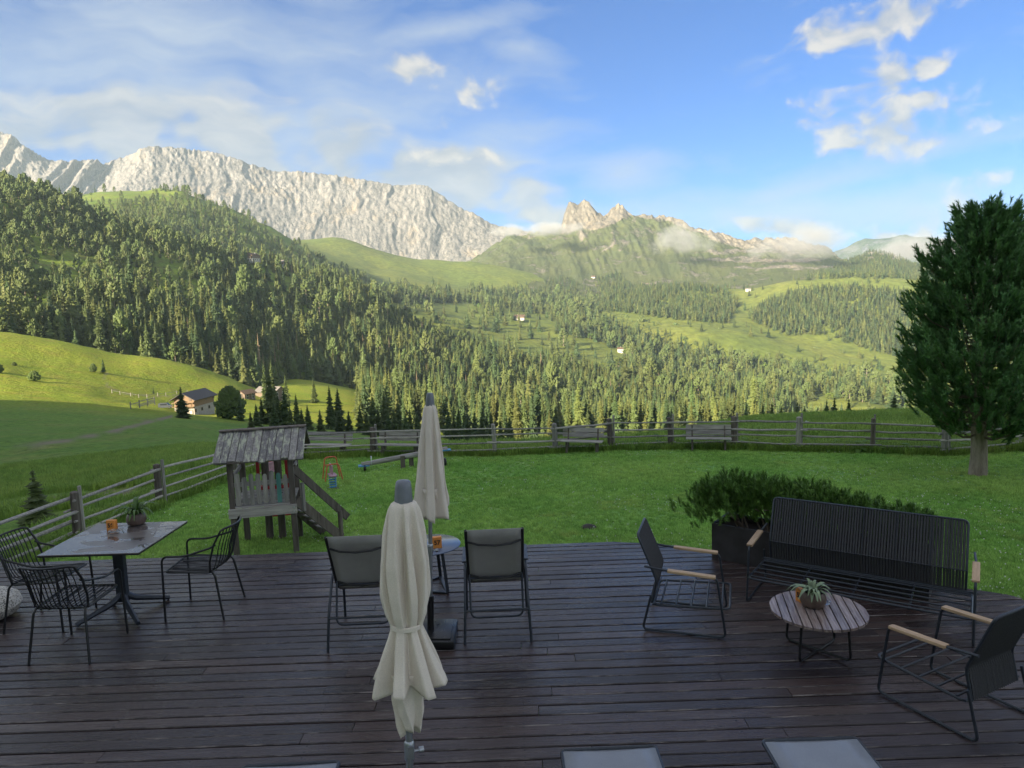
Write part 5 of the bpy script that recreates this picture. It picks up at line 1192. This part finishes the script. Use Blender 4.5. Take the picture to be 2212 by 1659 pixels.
r2 = copy_tree(r1); r2.location = on_lawn(582, 1048); r2.rotation_euler.z = RAD(-40); r2['label'] = 'spring rider with orange hoops on a blue coil, seen under the play hut roof'
def seesaw():
    a = on_lawn(782, 1018); b = on_lawn(968, 1006); c = (a+b)/2; L = (b-a).length; t = thing('seesaw', 'weathered timber seesaw beam on low posts with a white ring handle', 'seesaw', c, math.atan2((b-a).y, (b-a).x)); h = L/2
    MB().tube([(-h, 0, .20), (0, 0, .33), (h, 0, .46)], [.065, .075, .065], 8).build('beam', M_grey_h, t, True)
    for x in (-.12, .12): MB().box((x+.05, -.11*(1 if x < 0 else -1), .16), (.12, .09, .44)).build('post', M_dark, t)
    MB().tube([(0, -.16, .31), (.0, .16, .31)], .02).build('axle', M_anth, t)
    ring = simple('white_ring', (.70, .74, .74), .4)
    for s in (-1, 1):
        z = .30+s*.13
        MB().box((s*(h-.06), 0, z+.0), (.30, .20, .03), bev=.008).build('seat', m_blue, t)
        MB().tube([(s*(h-.26), .10*math.cos(q), z+.13+.11*math.sin(q)) for q in np.linspace(0, 6.283, 17)[:-1]], .013, 6, closed=True).build('ring_handle', ring, t, True)
        MB().tube([(s*(h-.08)+.0+.11*math.cos(q)*0, .11*math.cos(q), .09+.09*math.sin(q)) for q in np.linspace(0, 6.283, 17)[:-1]], .035, 8, closed=True).build('tyre_bumper', M_rubber, t, True)
seesaw()
# ------------------------------------------------------------------ loose electric fence tape on the mound
def tape_fence():
    w = simple('white_tape', (.72, .75, .78), .5); pts = [(1712, 925), (1727, 934), (1741, 936), (1790, 938), (1800, 931), (1830, 934)]
    base = [AT(px, py, 30) for px, py in ((1703, 940), (1741, 943), (1782, 940), (1812, 944))]; t = thing('tape_fence', 'loose white electric fence tape strung between thin stakes behind the fence', 'electric fence', base[0]); q = []
    for i, b in enumerate(base):
        h = (.30, .62, .48, .28)[i]; b = b-base[0]; q.append(b+Vector((0, 0, h))); MB().tube([b+Vector((0, 0, -.3)), b+Vector((0, 0, h+.03))], .012, 6).build('stake', w, t)
    for a, b in zip(q[:-1], q[1:]): MB().tube([a, a.lerp(b, .33)+Vector((0, 0, -.04)), a.lerp(b, .66)+Vector((0, 0, -.05)), b], .012, 5).build('tape', w, t, True)
    MB().tube([q[1], q[1]+Vector((-.5, 0, -.3)), q[0]+Vector((-.25, 0, -.25))], .010, 5).build('tape', w, t, True)
tape_fence()
# ------------------------------------------------------------------ grass, clover, weeds
def blade_mesh(name, n, h, spread, wd, mat, seed, lean=.5):
    R = random.Random(seed); V = []; Fc = []
    for i in range(n):
        a = R.uniform(0, 6.283); r = spread*math.sqrt(R.random()); x, y = r*math.cos(a), r*math.sin(a); b = R.uniform(0, 6.283); L = h*R.uniform(.55, 1.15); k = R.uniform(.1, lean); dx, dy = math.cos(b), math.sin(b); s = len(V)
        V += [(x-dy*wd, y+dx*wd, -.01), (x+dy*wd, y-dx*wd, -.01), (x+dx*L*k*.35+dy*wd*.7, y+dy*L*k*.35-dx*wd*.7, L*.6), (x+dx*L*k*.35-dy*wd*.7, y+dy*L*k*.35+dx*wd*.7, L*.6), (x+dx*L*k, y+dy*L*k, L*(1-.3*k))]; Fc += [(s, s+1, s+2, s+3), (s+3, s+2, s+4)]
    me = bpy.data.meshes.new(name); me.from_pydata(V, [], Fc); me.materials.append(mat); return me
def blade_mat(name, a, b):
    m, t, bs = new_mat(name); r = t.rnd(); p = t.pos(); n = t.noise(p, .35, 4, .6); c = t.mix(t.mapr(n, .35, .65), a, b)
    c = t.mix(t.mapr(t.noise(p, .9, 4, .65), .58, .72, 0, .55), c, tuple(v*w_ for v, w_ in zip(b, (1.05, .78, .9)))); c = t.mix(1., c, t.ramp(r, [(0, (.65, .7, .6)), (1, (1.4, 1.3, 1.25))]), 'MULTIPLY'); pset(t, bs, c, .55, spec=.25)
    tr = t.new('ShaderNodeBsdfTranslucent'); t.set(tr.inputs[0], c); mx = t.new('ShaderNodeMixShader'); mx.inputs[0].default_value = .35; t.l.new(bs.outputs[0], mx.inputs[1]); t.l.new(tr.outputs[0], mx.inputs[2]); t.l.new(mx.outputs[0], [n for n in t.n if n.type == 'OUTPUT_MATERIAL'][0].inputs[0]); return m
M_blade = blade_mat('grass_blade', (.25, .48, .11), (.40, .60, .16)); M_blade2 = blade_mat('long_grass_blade', (.20, .34, .07), (.27, .39, .085))
m_clov = simple('clover_white', (.72, .74, .66), .6)
cm = MB(); cm.lathe([(.001, .030), (.007, .033), (.008, .039), (.005, .044), (.001, .046)], 6, cap=False); clov = bpy.data.meshes.new('clover'); clov.from_pydata(cm.v, [], cm.f); clov.materials.append(m_clov)
GC = proto_collection('lawn_tuft', [blade_mesh('tuft', 16, .045, .055, .0042, M_blade, 5+i, .9) for i in range(4)]+[clov]+[blade_mesh('long', 22, .22, .12, .007, M_blade2, 15+i, .8) for i in range(3)])
R = np.random.default_rng(31)
def lawn_pts(n, ymin=6.2, ymax=22.5):
    y = ymin+(ymax-ymin)*R.random(n)**1.25; x = R.uniform(-1, 1, n)*(y*.80+1.5); px_, py_ = proj(x, y, lawn_z(x, y)); edge = np.interp(y, DY, DX, right=-99)
    edge = np.where(y < 9.0, np.interp(y, DY, DX), -99); ok = ~((x < edge+.02)&(y < 9.02)); return np.column_stack([x, y, lawn_z(x, y)])[ok]
P = lawn_pts(120000); n_ = len(P); s = R.uniform(.7, 1.35, n_)*(.75+.5*vnoise(P[:, 0]*.8, P[:, 1]*.8, 3)); scatter('lawn_grass', P, R.uniform(0, 6.28, n_), np.column_stack([s, s, s]), R.integers(0, 4, n_), GC, label='short mown green grass of the lawn')
P = lawn_pts(9000); k = vnoise(P[:, 0]*.5, P[:, 1]*.5, 8)*.6+.4*vnoise(P[:, 0]*1.7, P[:, 1]*1.7, 9) > .52; P = P[k]; n_ = len(P); s = R.uniform(.6, 1.25, n_); scatter('clover_flowers', P, R.uniform(0, 6.28, n_), np.column_stack([s, s, s]), np.full(n_, 4), GC, label='tiny white clover flowers sprinkled over the lawn')
# longer grass along and beyond the fence
seg = []
for A_, B_, nn in [(FB[i], FB[i+1], 900) for i in range(len(FB)-1)]+[(LBs[i], LBs[i+1], 900) for i in range(len(LBs)-1)]:
    f = R.random(nn)[:, None]; a = np.array(A_)[None]; b = np.array(B_)[None]; q = a*(1-f)+b*f; d = np.array(B_-A_)[:2]; d = d/np.linalg.norm(d); nn_ = np.array([-d[1], d[0]]); off = np.abs(R.normal(0, .9, nn))*np.where(R.random(nn) < .85, 1, -.12); q[:, :2] += nn_[None]*off[:, None]*(1 if A_ in FB else -1); q[:, 2] = lawn_z(q[:, 0], q[:, 1]); seg.append(q)
P = np.concatenate(seg); n_ = len(P); s = R.uniform(.5, 1.3, n_); scatter('long_grass', P, R.uniform(0, 6.28, n_), np.column_stack([s, s, s]), R.integers(5, 8, n_), GC, label='uncut longer grass along the fence')
P, px, py, A, R2 = sample(LM, 90000, 77, .8, 3.2); ok = (px > -100)&(px < 2300); P = P[ok]; ok = np.hypot(P[:, 0], P[:, 1]) < 60; P = P[ok][:42000]; lawnmask = P[:, 2] > lawn_z(P[:, 0], P[:, 1])-.3; P = P[lawnmask]; qx, qy = proj(P[:, 0], P[:, 1], P[:, 2]); P = P[~((np.abs(qy-np.interp(qx, [v[0] for v in TRK[1]], [v[1] for v in TRK[1]]))-4 < 4)&(qx < 440))]; n_ = len(P); s = R.uniform(.8, 1.7, n_); scatter('meadow_grass', P, R.uniform(0, 6.28, n_), np.column_stack([s, s, s*1.1]), R.integers(5, 8, n_), GC, label='uncut meadow grass on the slope below the fence')
# leafy docks behind the right half of the fence
dm = blade_mat('dock_leaf', (.09, .19, .035), (.12, .23, .04)); R3 = random.Random(12)
def dock_mesh(seed):
    R = random.Random(seed); V = []; Fc = []
    for i in range(11):
        a = R.uniform(0, 6.283); L = R.uniform(.14, .30); e = R.uniform(.3, 1.2); w_ = L*.24; n = 4; b0 = len(V)
        for k in range(n+1):
            f = k/n; d = L*f*math.cos(e-.6*f); z = L*f*math.sin(e-.8*f)+.03; wd = w_*math.sin(math.pi*min(.95, .1+f*.85)); c, s = math.cos(a), math.sin(a); V += [(c*d-s*wd, s*d+c*wd, z), (c*d+s*wd, s*d-c*wd, z)]
            if k: b = b0+2*k; Fc.append((b-2, b-1, b+1, b))
    me = bpy.data.meshes.new('dock'); me.from_pydata(V, [], Fc); me.materials.append(dm); return me
DC = proto_collection('dock_plant', [dock_mesh(i) for i in range(4)]); P = []
for i in range(3, 10):
    a, b = FB[i], FB[i+1]
    for k in range(70 if i > 3 else 30):
        f = R3.random(); q = a.lerp(b, f); y = q.y+abs(R3.gauss(.1, .7)); x = q.x; P.append((x, y, float(lawn_z(x, y))))
P = np.array(P); n_ = len(P); s = R.uniform(.6, 1.5, n_); scatter('dock_weeds', P, R.uniform(0, 6.28, n_), np.column_stack([s, s, s]), R.integers(0, 4, n_), DC, label='broad leafed dock weeds growing along the fence')
# a mole hill
mh = on_lawn(1272, 1141); mv = MB(); mv.lathe([(.17, -.02), (.13, .03), (.07, .06), (.001, .07)], 14, cap=False); o = mv.build('mole_hill', simple('loose_earth', (.045, .04, .032), .95, 0, 25, .4, .8), None, True); o.location = mh; tag(o, 'small grey brown mole hill on the mown lawn', 'mole hill')
# ------------------------------------------------------------------ houses, barn and single trees out in the land
M_plaster = simple('white_plaster', (.62, .60, .56), .85, 0, 3, .12); M_timber = wood_mat('brown_timber', (.22, .15, .095), (.34, .24, .155), (1.2, 1.2, 9), .8); M_slate = simple('dark_slate', (.055, .055, .06), .7, 0, 4, .3)  # timber tone is the wood's own brown
M_brownroof = simple('brown_shingle_roof', (.13, .085, .06), .85, 0, 3, .3); M_greyroof = simple('grey_shingle_roof', (.22, .20, .19), .85, 0, 3, .3); M_pane = simple('window_pane', (.03, .035, .045), .15)
M_oldtimber = wood_mat('old_barn_timber', (.14, .105, .085), (.25, .20, .165), (9, 9, 1.2), .85)
def gable(mb, w_, l, h, rh, z0=0.0):
    x, y = w_/2, l/2; P = [(-x, -y, z0), (x, -y, z0), (x, y, z0), (-x, y, z0), (-x, -y, h), (x, -y, h), (x, y, h), (-x, y, h), (0, -y, h+rh), (0, y, h+rh)]
    return mb.add(P, [(0, 1, 5, 8, 4), (2, 3, 7, 9, 6), (1, 2, 6, 5), (3, 0, 4, 7), (0, 3, 2, 1)])
def house(name, label, cat, loc, rz, w_, l, h, rh, wall, upper, roof, nw=3, split=.5, chimney=True, ov=.6, group=None):
    t = thing(name, label, cat, loc, rz, group); x, y = w_/2, l/2
    MB().box((0, 0, h*split/2-.6), (w_-.12, l-.12, h*split+1.2)).build('lower_wall', wall, t)
    gable(MB(), w_, l, h, rh, h*split).build('upper_wall', upper, t)
    rf = None
    for s in (-1, 1):
        d = Vector((s*(x+ov), 0, -(ov)*rh/x)); a = Vector((0, 0, h+rh+.10)); b = Vector((s*(x+ov), 0, h-ov*rh/x+.10)); nrm = Vector((s*rh, 0, x)).normalized()
        o = MB().box((a+b)/2, ((b-a).length, l+2*ov, .16), M=Matrix.Rotation(-math.atan2(rh, x)*-s if False else math.atan2(b.z-a.z, b.x-a.x), 3, 'Y').inverted()); 
        o = o.build('roof', roof, t); rf = o
    if chimney: MB().box((x*.35, l*.2, h+rh*.85), (.7, .7, 1.6)).build('chimney', M_plaster, rf)
    for row_z in (h*split*.5, h*split+(h-h*split)*.5):
        for i in range(nw):
            px_ = -x+w_*(i+.5)/nw; f = MB().box((px_, -y-.03, row_z), (.95, .12, 1.15)).build('window', M_plaster if upper is not M_plaster else M_oldtimber, t); MB().box((px_, -y-.10, row_z), (.72, .03, .92)).build('pane', M_pane, f)
        for i in range(nw+1):
            py_ = -y+l*(i+.5)/(nw+1); f = MB().box((x+.03, py_, row_z), (.12, .95, 1.15)).build('window', M_plaster if upper is not M_plaster else M_oldtimber, t); MB().box((x+.10, py_, row_z), (.03, .72, .92)).build('pane', M_pane, f)
    MB().box((x*.1, -y-.05, 1.0), (1.1, .12, 2.1)).build('door', M_oldtimber, t); return t
M_barnwall = simple('grey_limewash', (.36, .335, .31), .9, 0, 3, .2)
def barn():
    p = on(LM, 424, 894); t = thing('mountain_barn', 'barn with pale limewashed lower storey, wooden upper storey and dark slate roof', 'barn', p, RAD(-6)); w_, l, h, rh = 5.4, 9.5, 4.4, 1.5; x, y = w_/2, l/2
    MB().box((0, 0, .6), (w_, l, 3.6)).build('lower_wall', M_barnwall, t); gable(MB(), w_+.04, l+.04, h, rh, 2.4).build('upper_wall', M_timber, t)
    MB().box((x+.05, 1.0, 1.2), (.10, l*.80, 2.2)).build('side_panel', M_barnwall, t)
    for s in (-1, 1):
        a = Vector((0, 0, h+rh+.12)); b = Vector((s*(x+.8), 0, h-.8*rh/x+.12)); rf = MB().bar(Vector((a.x, -y-.8, 0))*0+a, b, l+1.8, .15, up=(s*rh, 0, x)).build('roof', M_slate, t)
    for z in (2.45, 3.55): MB().box((0, -y-.45, z), (w_+.3, .9, .10)).build('balcony', M_timber, t)
    for xx in np.linspace(-x, x, 5): MB().box((xx, -y-.88, 3.0), (.10, .08, 1.1)).build('balcony_post', M_timber, t)
    for xx, z in ((-1.7, 4.3), (1.7, 4.3), (-.2, 5.6)): MB().box((xx, -y-.06, z), (.7, .1, .7)).build('window', M_oldtimber, t)
    for yy in (-4.5, -1.5, 2.0, 4.8): f = MB().box((x+.06, yy, 1.4), (.14, .9, .9)).build('window', M_oldtimber, t); MB().box((x+.14, yy, 1.4), (.03, .66, .66)).build('pane', M_pane, f)
    for yy in (-3.5, 1, 4.5): MB().box((x+.06, yy, 3.7), (.12, .8, .7)).build('window', M_oldtimber, t)
    fr = MB().box((1.7, -y-.05, 1.0), (1.0, .12, 1.0)).build('door_frame', M_oldtimber, t); MB().box((1.7, -y-.12, 1.0), (.74, .04, .74)).build('hatch', M_plaster, fr)
    MB().tube([(x+.05, -y-.1, -.5), (x+.05, -y-.1, 4.6)], .06, 6).build('downpipe', M_oldtimber, t)
barn()
house('hay_hut', 'small brown roofed hay hut on the slope behind the barn', 'hut', on(LM, 535, 862), RAD(-25), 3.6, 5.0, 2.0, 1.1, M_oldtimber, M_oldtimber, M_brownroof, 1, .5, False, .5)
house('hay_barn', 'grey roofed hay barn half hidden behind dark spruces', 'barn', on(LM, 583, 862), RAD(70), 6.5, 9, 3.2, 1.6, M_oldtimber, M_oldtimber, M_greyroof, 2, .4, False, .6)
house('mountain_chalet', 'timber chalet with brown roof on the forest ridge, beside a lower chalet', 'chalet', on(L1, 545, 571)+Vector((0, 0, 2.5)), RAD(-20), 9, 11, 5.0, 2.2, M_plaster, M_timber, M_brownroof, 3)
house('mountain_chalet', 'chalet with pale gable and grey roof on the forest ridge meadow', 'chalet', on(L1, 603, 573)+Vector((0, 0, 1.0)), RAD(75), 8, 11, 4.0, 2.0, M_plaster, M_timber, M_greyroof, 3)
house('farm_house', 'red brown roofed farmhouse on the pale green strip across the valley', 'farmhouse', on(L3, 1121, 692)+Vector((0, 0, 1)), RAD(80), 9, 15, 4.5, 2.6, M_plaster, M_oldtimber, M_brownroof, 3)
house('farm_house', 'pale farmhouse at the tip of the green strip below the dark wood', 'farmhouse', on(L3, 1342, 763)+Vector((0, 0, 1)), RAD(70), 7, 11, 4.2, 2.0, M_plaster, M_plaster, M_brownroof, 3)
house('farm_barn', 'dark roofed barn just below the pale farmhouse on the green strip', 'barn', on(L3, 1358, 776)+Vector((0, 0, 1)), RAD(60), 7, 10, 3.6, 2.4, M_oldtimber, M_oldtimber, M_slate, 2)
house('mountain_hut', 'tiny white hut on the pasture above the far woods', 'hut', on(L7, 1617, 629)+Vector((0, 0, .5)), RAD(80), 7, 9, 4.0, 1.8, M_plaster, M_plaster, M_greyroof, 2, .5, False)
for px_, py_, lb in ((1100, 606, 'small brown roofed hut on the open high pasture below the saddle'), (1282, 600, 'pale stone hut at the foot of the green mountain flank')): house('pasture_hut', lb, 'hut', on(L3 if px_ < 1200 else L5, px_, py_)+Vector((0, 0, .4)), RAD(60), 7, 10, 3.2, 2.0, M_plaster, M_oldtimber, M_brownroof, 2, .5, False)
# van parked by the barn
def van():
    p = on(LM, 361, 882); t = thing('parked_van', 'dark grey van parked on the track beside the barn', 'van', p, RAD(8)); wht = simple('pale_car_paint', (.10, .115, .14), .3, .2); t.scale = (.7, .7, .7)
    prof = [(-2.3, .35), (-2.3, 1.75), (-2.1, 1.95), (.75, 1.95), (1.35, 1.2), (2.2, 1.0), (2.35, .7), (2.35, .35)]; N = len(prof)
    V = [(x, -.9, z) for x, z in prof]+[(x, .9, z) for x, z in prof]; mesh_obj('body', V, [tuple(range(N)), tuple(range(N, 2*N))[::-1]]+[((k+1) % N, k, N+k, N+(k+1) % N) for k in range(N)], wht, t)
    for s in (-1, 1):
        MB().box((-.4, s*.905, 1.5), (2.3, .03, .55)).build('side_window', M_pane, t)
        for x in (-1.5, 1.5): wl = MB().tube([(x, s*.80, .34), (x, s*.94, .34)], .34, 14).build('wheel', M_rubber, t); MB().tube([(x, s*.93, .34), (x, s*.955, .34)], .18, 10).build('rim', M_alu, wl)
        MB().box((2.33, s*.65, .72), (.06, .3, .16)).build('headlight', M_plaster, t)
    MB().bar((.80, 0, 1.92), (1.34, 0, 1.24), 1.6, .03).build('windscreen', M_pane, t)
van()
def rack():
    a = on(LM, 283, 884); b = on(LM, 334, 886); t = thing('timber_rack', 'old grey timber rack of posts and rails on the meadow near the barn', 'rack', a, math.atan2((b-a).y, (b-a).x)); L = (b-a).length
    for f in (0, .36, .7, 1.0): MB().box((L*f, 0, .65), (.16, .16, 1.7)).build('post', M_grey, t)
    for z, f0, f1 in ((.9, 0, .36), (1.2, .36, 1.0), (.5, .3, 1.0), (.2, .36, 1.0), (.8, .7, 1.0)): MB().bar((L*f0, .1, z), (L*f1, .1, z+.1), .14, .14).build('rail', M_grey, t)
rack()
# pasture fence posts by the barn
pf_pts = [on(LM, x, y) for x, y in ((245, 849), (262, 852), (280, 855), (298, 858), (318, 858), (338, 857), (360, 854), (384, 851), (404, 849))]
pfn = thing('pasture_fence', 'thin pale pasture fence along the sunlit slope above the barn', 'fence', pf_pts[0]); prev = None
for q in pf_pts:
    q = q-pf_pts[0]; MB().box(q+Vector((0, 0, .45)), (.12, .12, 1.2)).build('post', M_grey, pfn)
    if prev is not None: MB().bar(prev+Vector((0, 0, .75)), q+Vector((0, 0, .75)), .06, .08).build('rail', M_grey, pfn)
    prev = q
# ------------------------------------------------------------------ single trees near the meadow and fence, with stem and crown
def single(kind, name, label, p, h, wd, seed, group=None, mat=None):
    t = thing(name, label, 'tree', p, random.uniform(0, 6), group)
    parts = {'spruce': lambda: spruce(seed, 24, 15, .17, sub=3, power=.8, base=.03), 'pine': lambda: stone_pine(seed, 800, .25, .08), 'thin': lambda: spruce(seed, 20, 9, .17, .8, sub=2, power=.7, base=.10)}[kind]()
    c = mesh_obj('crown', parts[0][0], parts[0][1], mat or (M_stone if kind == 'pine' else M_spruce2), t); k = mesh_obj('trunk', parts[1][0], parts[1][1], M_bark, t)
    for o in (c, k): o.scale = (h*wd, h*wd, h)
    return t
def ttop(L, px_, ytop, r, kind, name, label, wd=1.0, seed=1, group=None, mat=None, g=None):
    """stand a tree at distance r on the land so that its top reaches ytop"""
    top = AT(px_, ytop, r)
    d = np.hypot(L['g'][..., 0]-top.x, L['g'][..., 1]-top.y); i = np.unravel_index(np.argmin(d), d.shape); z = L['g'][i][2]
    return single(kind, name, label, (top.x, top.y, z-.1), top.z-z+.1, wd, seed, group, mat)
GD = 'dark spruces in the shaded dip'
ttop(LM, 389, 834, 150, 'spruce', 'spruce_tree', 'dark pointed spruce standing just in front of the barn', 1.75, 301)
ttop(LM, 494, 838, 165, 'pine', 'stone_pine_tree', 'broad round topped stone pine on the hay hut side of the barn', 1.6, 302)
ttop(LM, 516, 856, 160, 'spruce', 'spruce_tree', 'smaller dark spruce leaning against the round stone pine by the barn', 1.3, 303)
for i, (x, y, r, w_) in enumerate([(579, 797, 150, 1.0), (612, 837, 140, 1.25), (638, 850, 150, 1.0), (663, 874, 135, 1.35), (710, 832, 150, .9), (728, 838, 155, 1.2), (731, 877, 140, 1.35), (803, 849, 160, 1.2), (828, 849, 165, 1.2), (776, 874, 155, 1.2), (860, 869, 160, 1.2), (884, 880, 165, 1.2), (967, 879, 170, 1.3), (990, 884, 170, 1.3), (1024, 888, 175, 1.3), (1060, 890, 180, 1.3), (598, 850, 140, 1.3), (650, 880, 130, 1.3), (563, 858, 150, 1.2), (838, 890, 155, 1.4), (918, 893, 160, 1.4), (940, 896, 158, 1.4), (1100, 897, 185, 1.3), (1216, 900, 190, 1.2), (552, 872, 135, 1.3), (590, 868, 128, 1.3), (625, 876, 125, 1.3), (690, 884, 128, 1.3), (752, 886, 132, 1.3), (790, 886, 138, 1.3), (815, 880, 140, 1.3), (850, 884, 142, 1.3), (875, 892, 135, 1.4), (900, 888, 148, 1.3), (980, 898, 150, 1.4), (1010, 900, 152, 1.4), (1040, 898, 158, 1.3), (1080, 902, 160, 1.3), (540, 888, 120, 1.3)]):
    ttop(LM, x, y, r, 'spruce', 'spruce_tree', 'dark shaded spruce in the dip just beyond the lawn fence', w_*1.25, 310+i, GD)
for i, (x, y, r, w_) in enumerate([(1648, 872, 120, 1.5), (1668, 868, 125, 1.4), (1688, 876, 120, 1.5), (1722, 868, 125, 1.4), (1738, 876, 120, 1.5), (1786, 863, 130, 1.4), (1803, 858, 128, 1.5), (1834, 861, 125, 1.5), (1765, 884, 120, 1.4)]):
    ttop(LM, x, y, r, 'spruce', 'spruce_tree', 'small dark spruce rising behind the green mound past the fence', w_, 350+i, 'dark spruces behind the mound')
ttop(LM, 1932, 853, 110, 'spruce', 'spruce_tree', 'broad dark spruce half hidden behind the big stone pine', 2.2, 371)
ttop(LM, 568, 779, 240, 'spruce', 'spruce_tree', 'sunlit yellow green spruce, taller of a pair above the hay barn', .85, 372); ttop(LM, 584, 776, 243, 'spruce', 'spruce_tree', 'sunlit yellow green spruce paired with another above the hay barn', .85, 373)
ttop(LM, 615, 809, 270, 'spruce', 'spruce_tree', 'small sunlit spruce on the bright meadow patch beside the hay barn', 1.1, 374); ttop(LM, 676, 817, 285, 'spruce', 'spruce_tree', 'small sunlit spruce in the middle of the bright meadow patch', 1.3, 375)
ttop(LM, 221, 774, 265, 'thin', 'larch_tree', 'thin airy conifer casting a long shadow on the sunlit slope', 1.6, 376); ttop(LM, 200, 786, 263, 'pine', 'stone_pine_tree', 'small stone pine beside the thin conifer on the sunlit slope', 1.5, 377)
ttop(LM, 72, 802, 225, 'pine', 'stone_pine_tree', 'round little stone pine alone on the sunlit slope by dark tree shadows', 2.0, 378); ttop(LM, 30, 782, 255, 'pine', 'stone_pine_tree', 'faint round pine on the upper sunlit slope', 2.2, 379); ttop(LM, -8, 784, 235, 'pine', 'stone_pine_tree', 'dark stone pine at the end of the long shadow on the slope', 2.0, 380)
ttop(LM, 330, 835, 240, 'spruce', 'spruce_tree', 'tiny young spruce by the pasture fence above the barn', 1.2, 381)
ys = AT(84, 1141, 20.5); single('spruce', 'spruce_tree', 'young dark spruce just below the rail fence past the stone table', ys+Vector((0, 0, -.6)), AT(84, 1012, 20.5).z-ys.z+.6, 1.9, 385)
# ------------------------------------------------------------------ low clouds drifting along the mountain
def mist(px, py, r, w_, h, d, dens, seed, label):
    m = bpy.data.materials.new('mist'); m.use_nodes = True; t = NT(m.node_tree)
    for n in list(t.n):
        if n.type != 'OUTPUT_MATERIAL': t.n.remove(n)
    p = t.coord('Object'); ln = t.vmath('LENGTH', p); nz_ = t.noise(t.vmath('ADD', t.mapping(p, (w_/90, d/90, h/60)), (seed*3.1, seed*1.7, 0)), 1.0, 4, .62)
    f = t.mapr(t.math('ADD', t.math('SUBTRACT', 1.0, ln), t.math('MULTIPLY', t.math('SUBTRACT', nz_, .5), 2.6)), .30, .95, 0.0, dens)
    v = t.new('ShaderNodeVolumePrincipled'); v.inputs['Color'].default_value = (.97, .97, .98, 1); t.set(v.inputs['Density'], f); v.inputs['Anisotropy'].default_value = .2
    t.l.new(v.outputs[0], [n for n in t.n if n.type == 'OUTPUT_MATERIAL'][0].inputs['Volume'])
    bm = bmesh.new(); bmesh.ops.create_icosphere(bm, subdivisions=3, radius=1.0); me = bpy.data.meshes.new('low_cloud'); bm.to_mesh(me); bm.free(); me.materials.append(m)
    o = link(bpy.data.objects.new('low_cloud', me)); c = AT(px, py, r); o.location = c; o.scale = (w_, d, h); o.rotation_euler.z = -math.atan2(c.x, c.y); tag(o, label, kind='stuff')
for a in ((1165, 494, 1850, 175, 22, 90, .045, 1, 'thin low cloud lying across the saddle left of the twin peaks'), (1460, 522, 1760, 150, 48, 100, .022, 2, 'ragged low cloud in front of the rocky ridge'), (1745, 520, 1790, 190, 50, 110, .020, 3, 'low cloud lapping over the terraced summit'), (2010, 538, 2150, 250, 55, 140, .035, 4, 'low cloud bank behind the wooded knoll')): mist(*a)
# ------------------------------------------------------------------ metric scale: the design unit above is 1/0.896 m
UNIT = 0.896
for o in list(SC.objects):
    if o.parent is None and o.type != 'LIGHT':
        if o.type == 'CAMERA': o.location = o.location*UNIT
        else: o.location = o.location*UNIT; o.scale = o.scale*UNIT
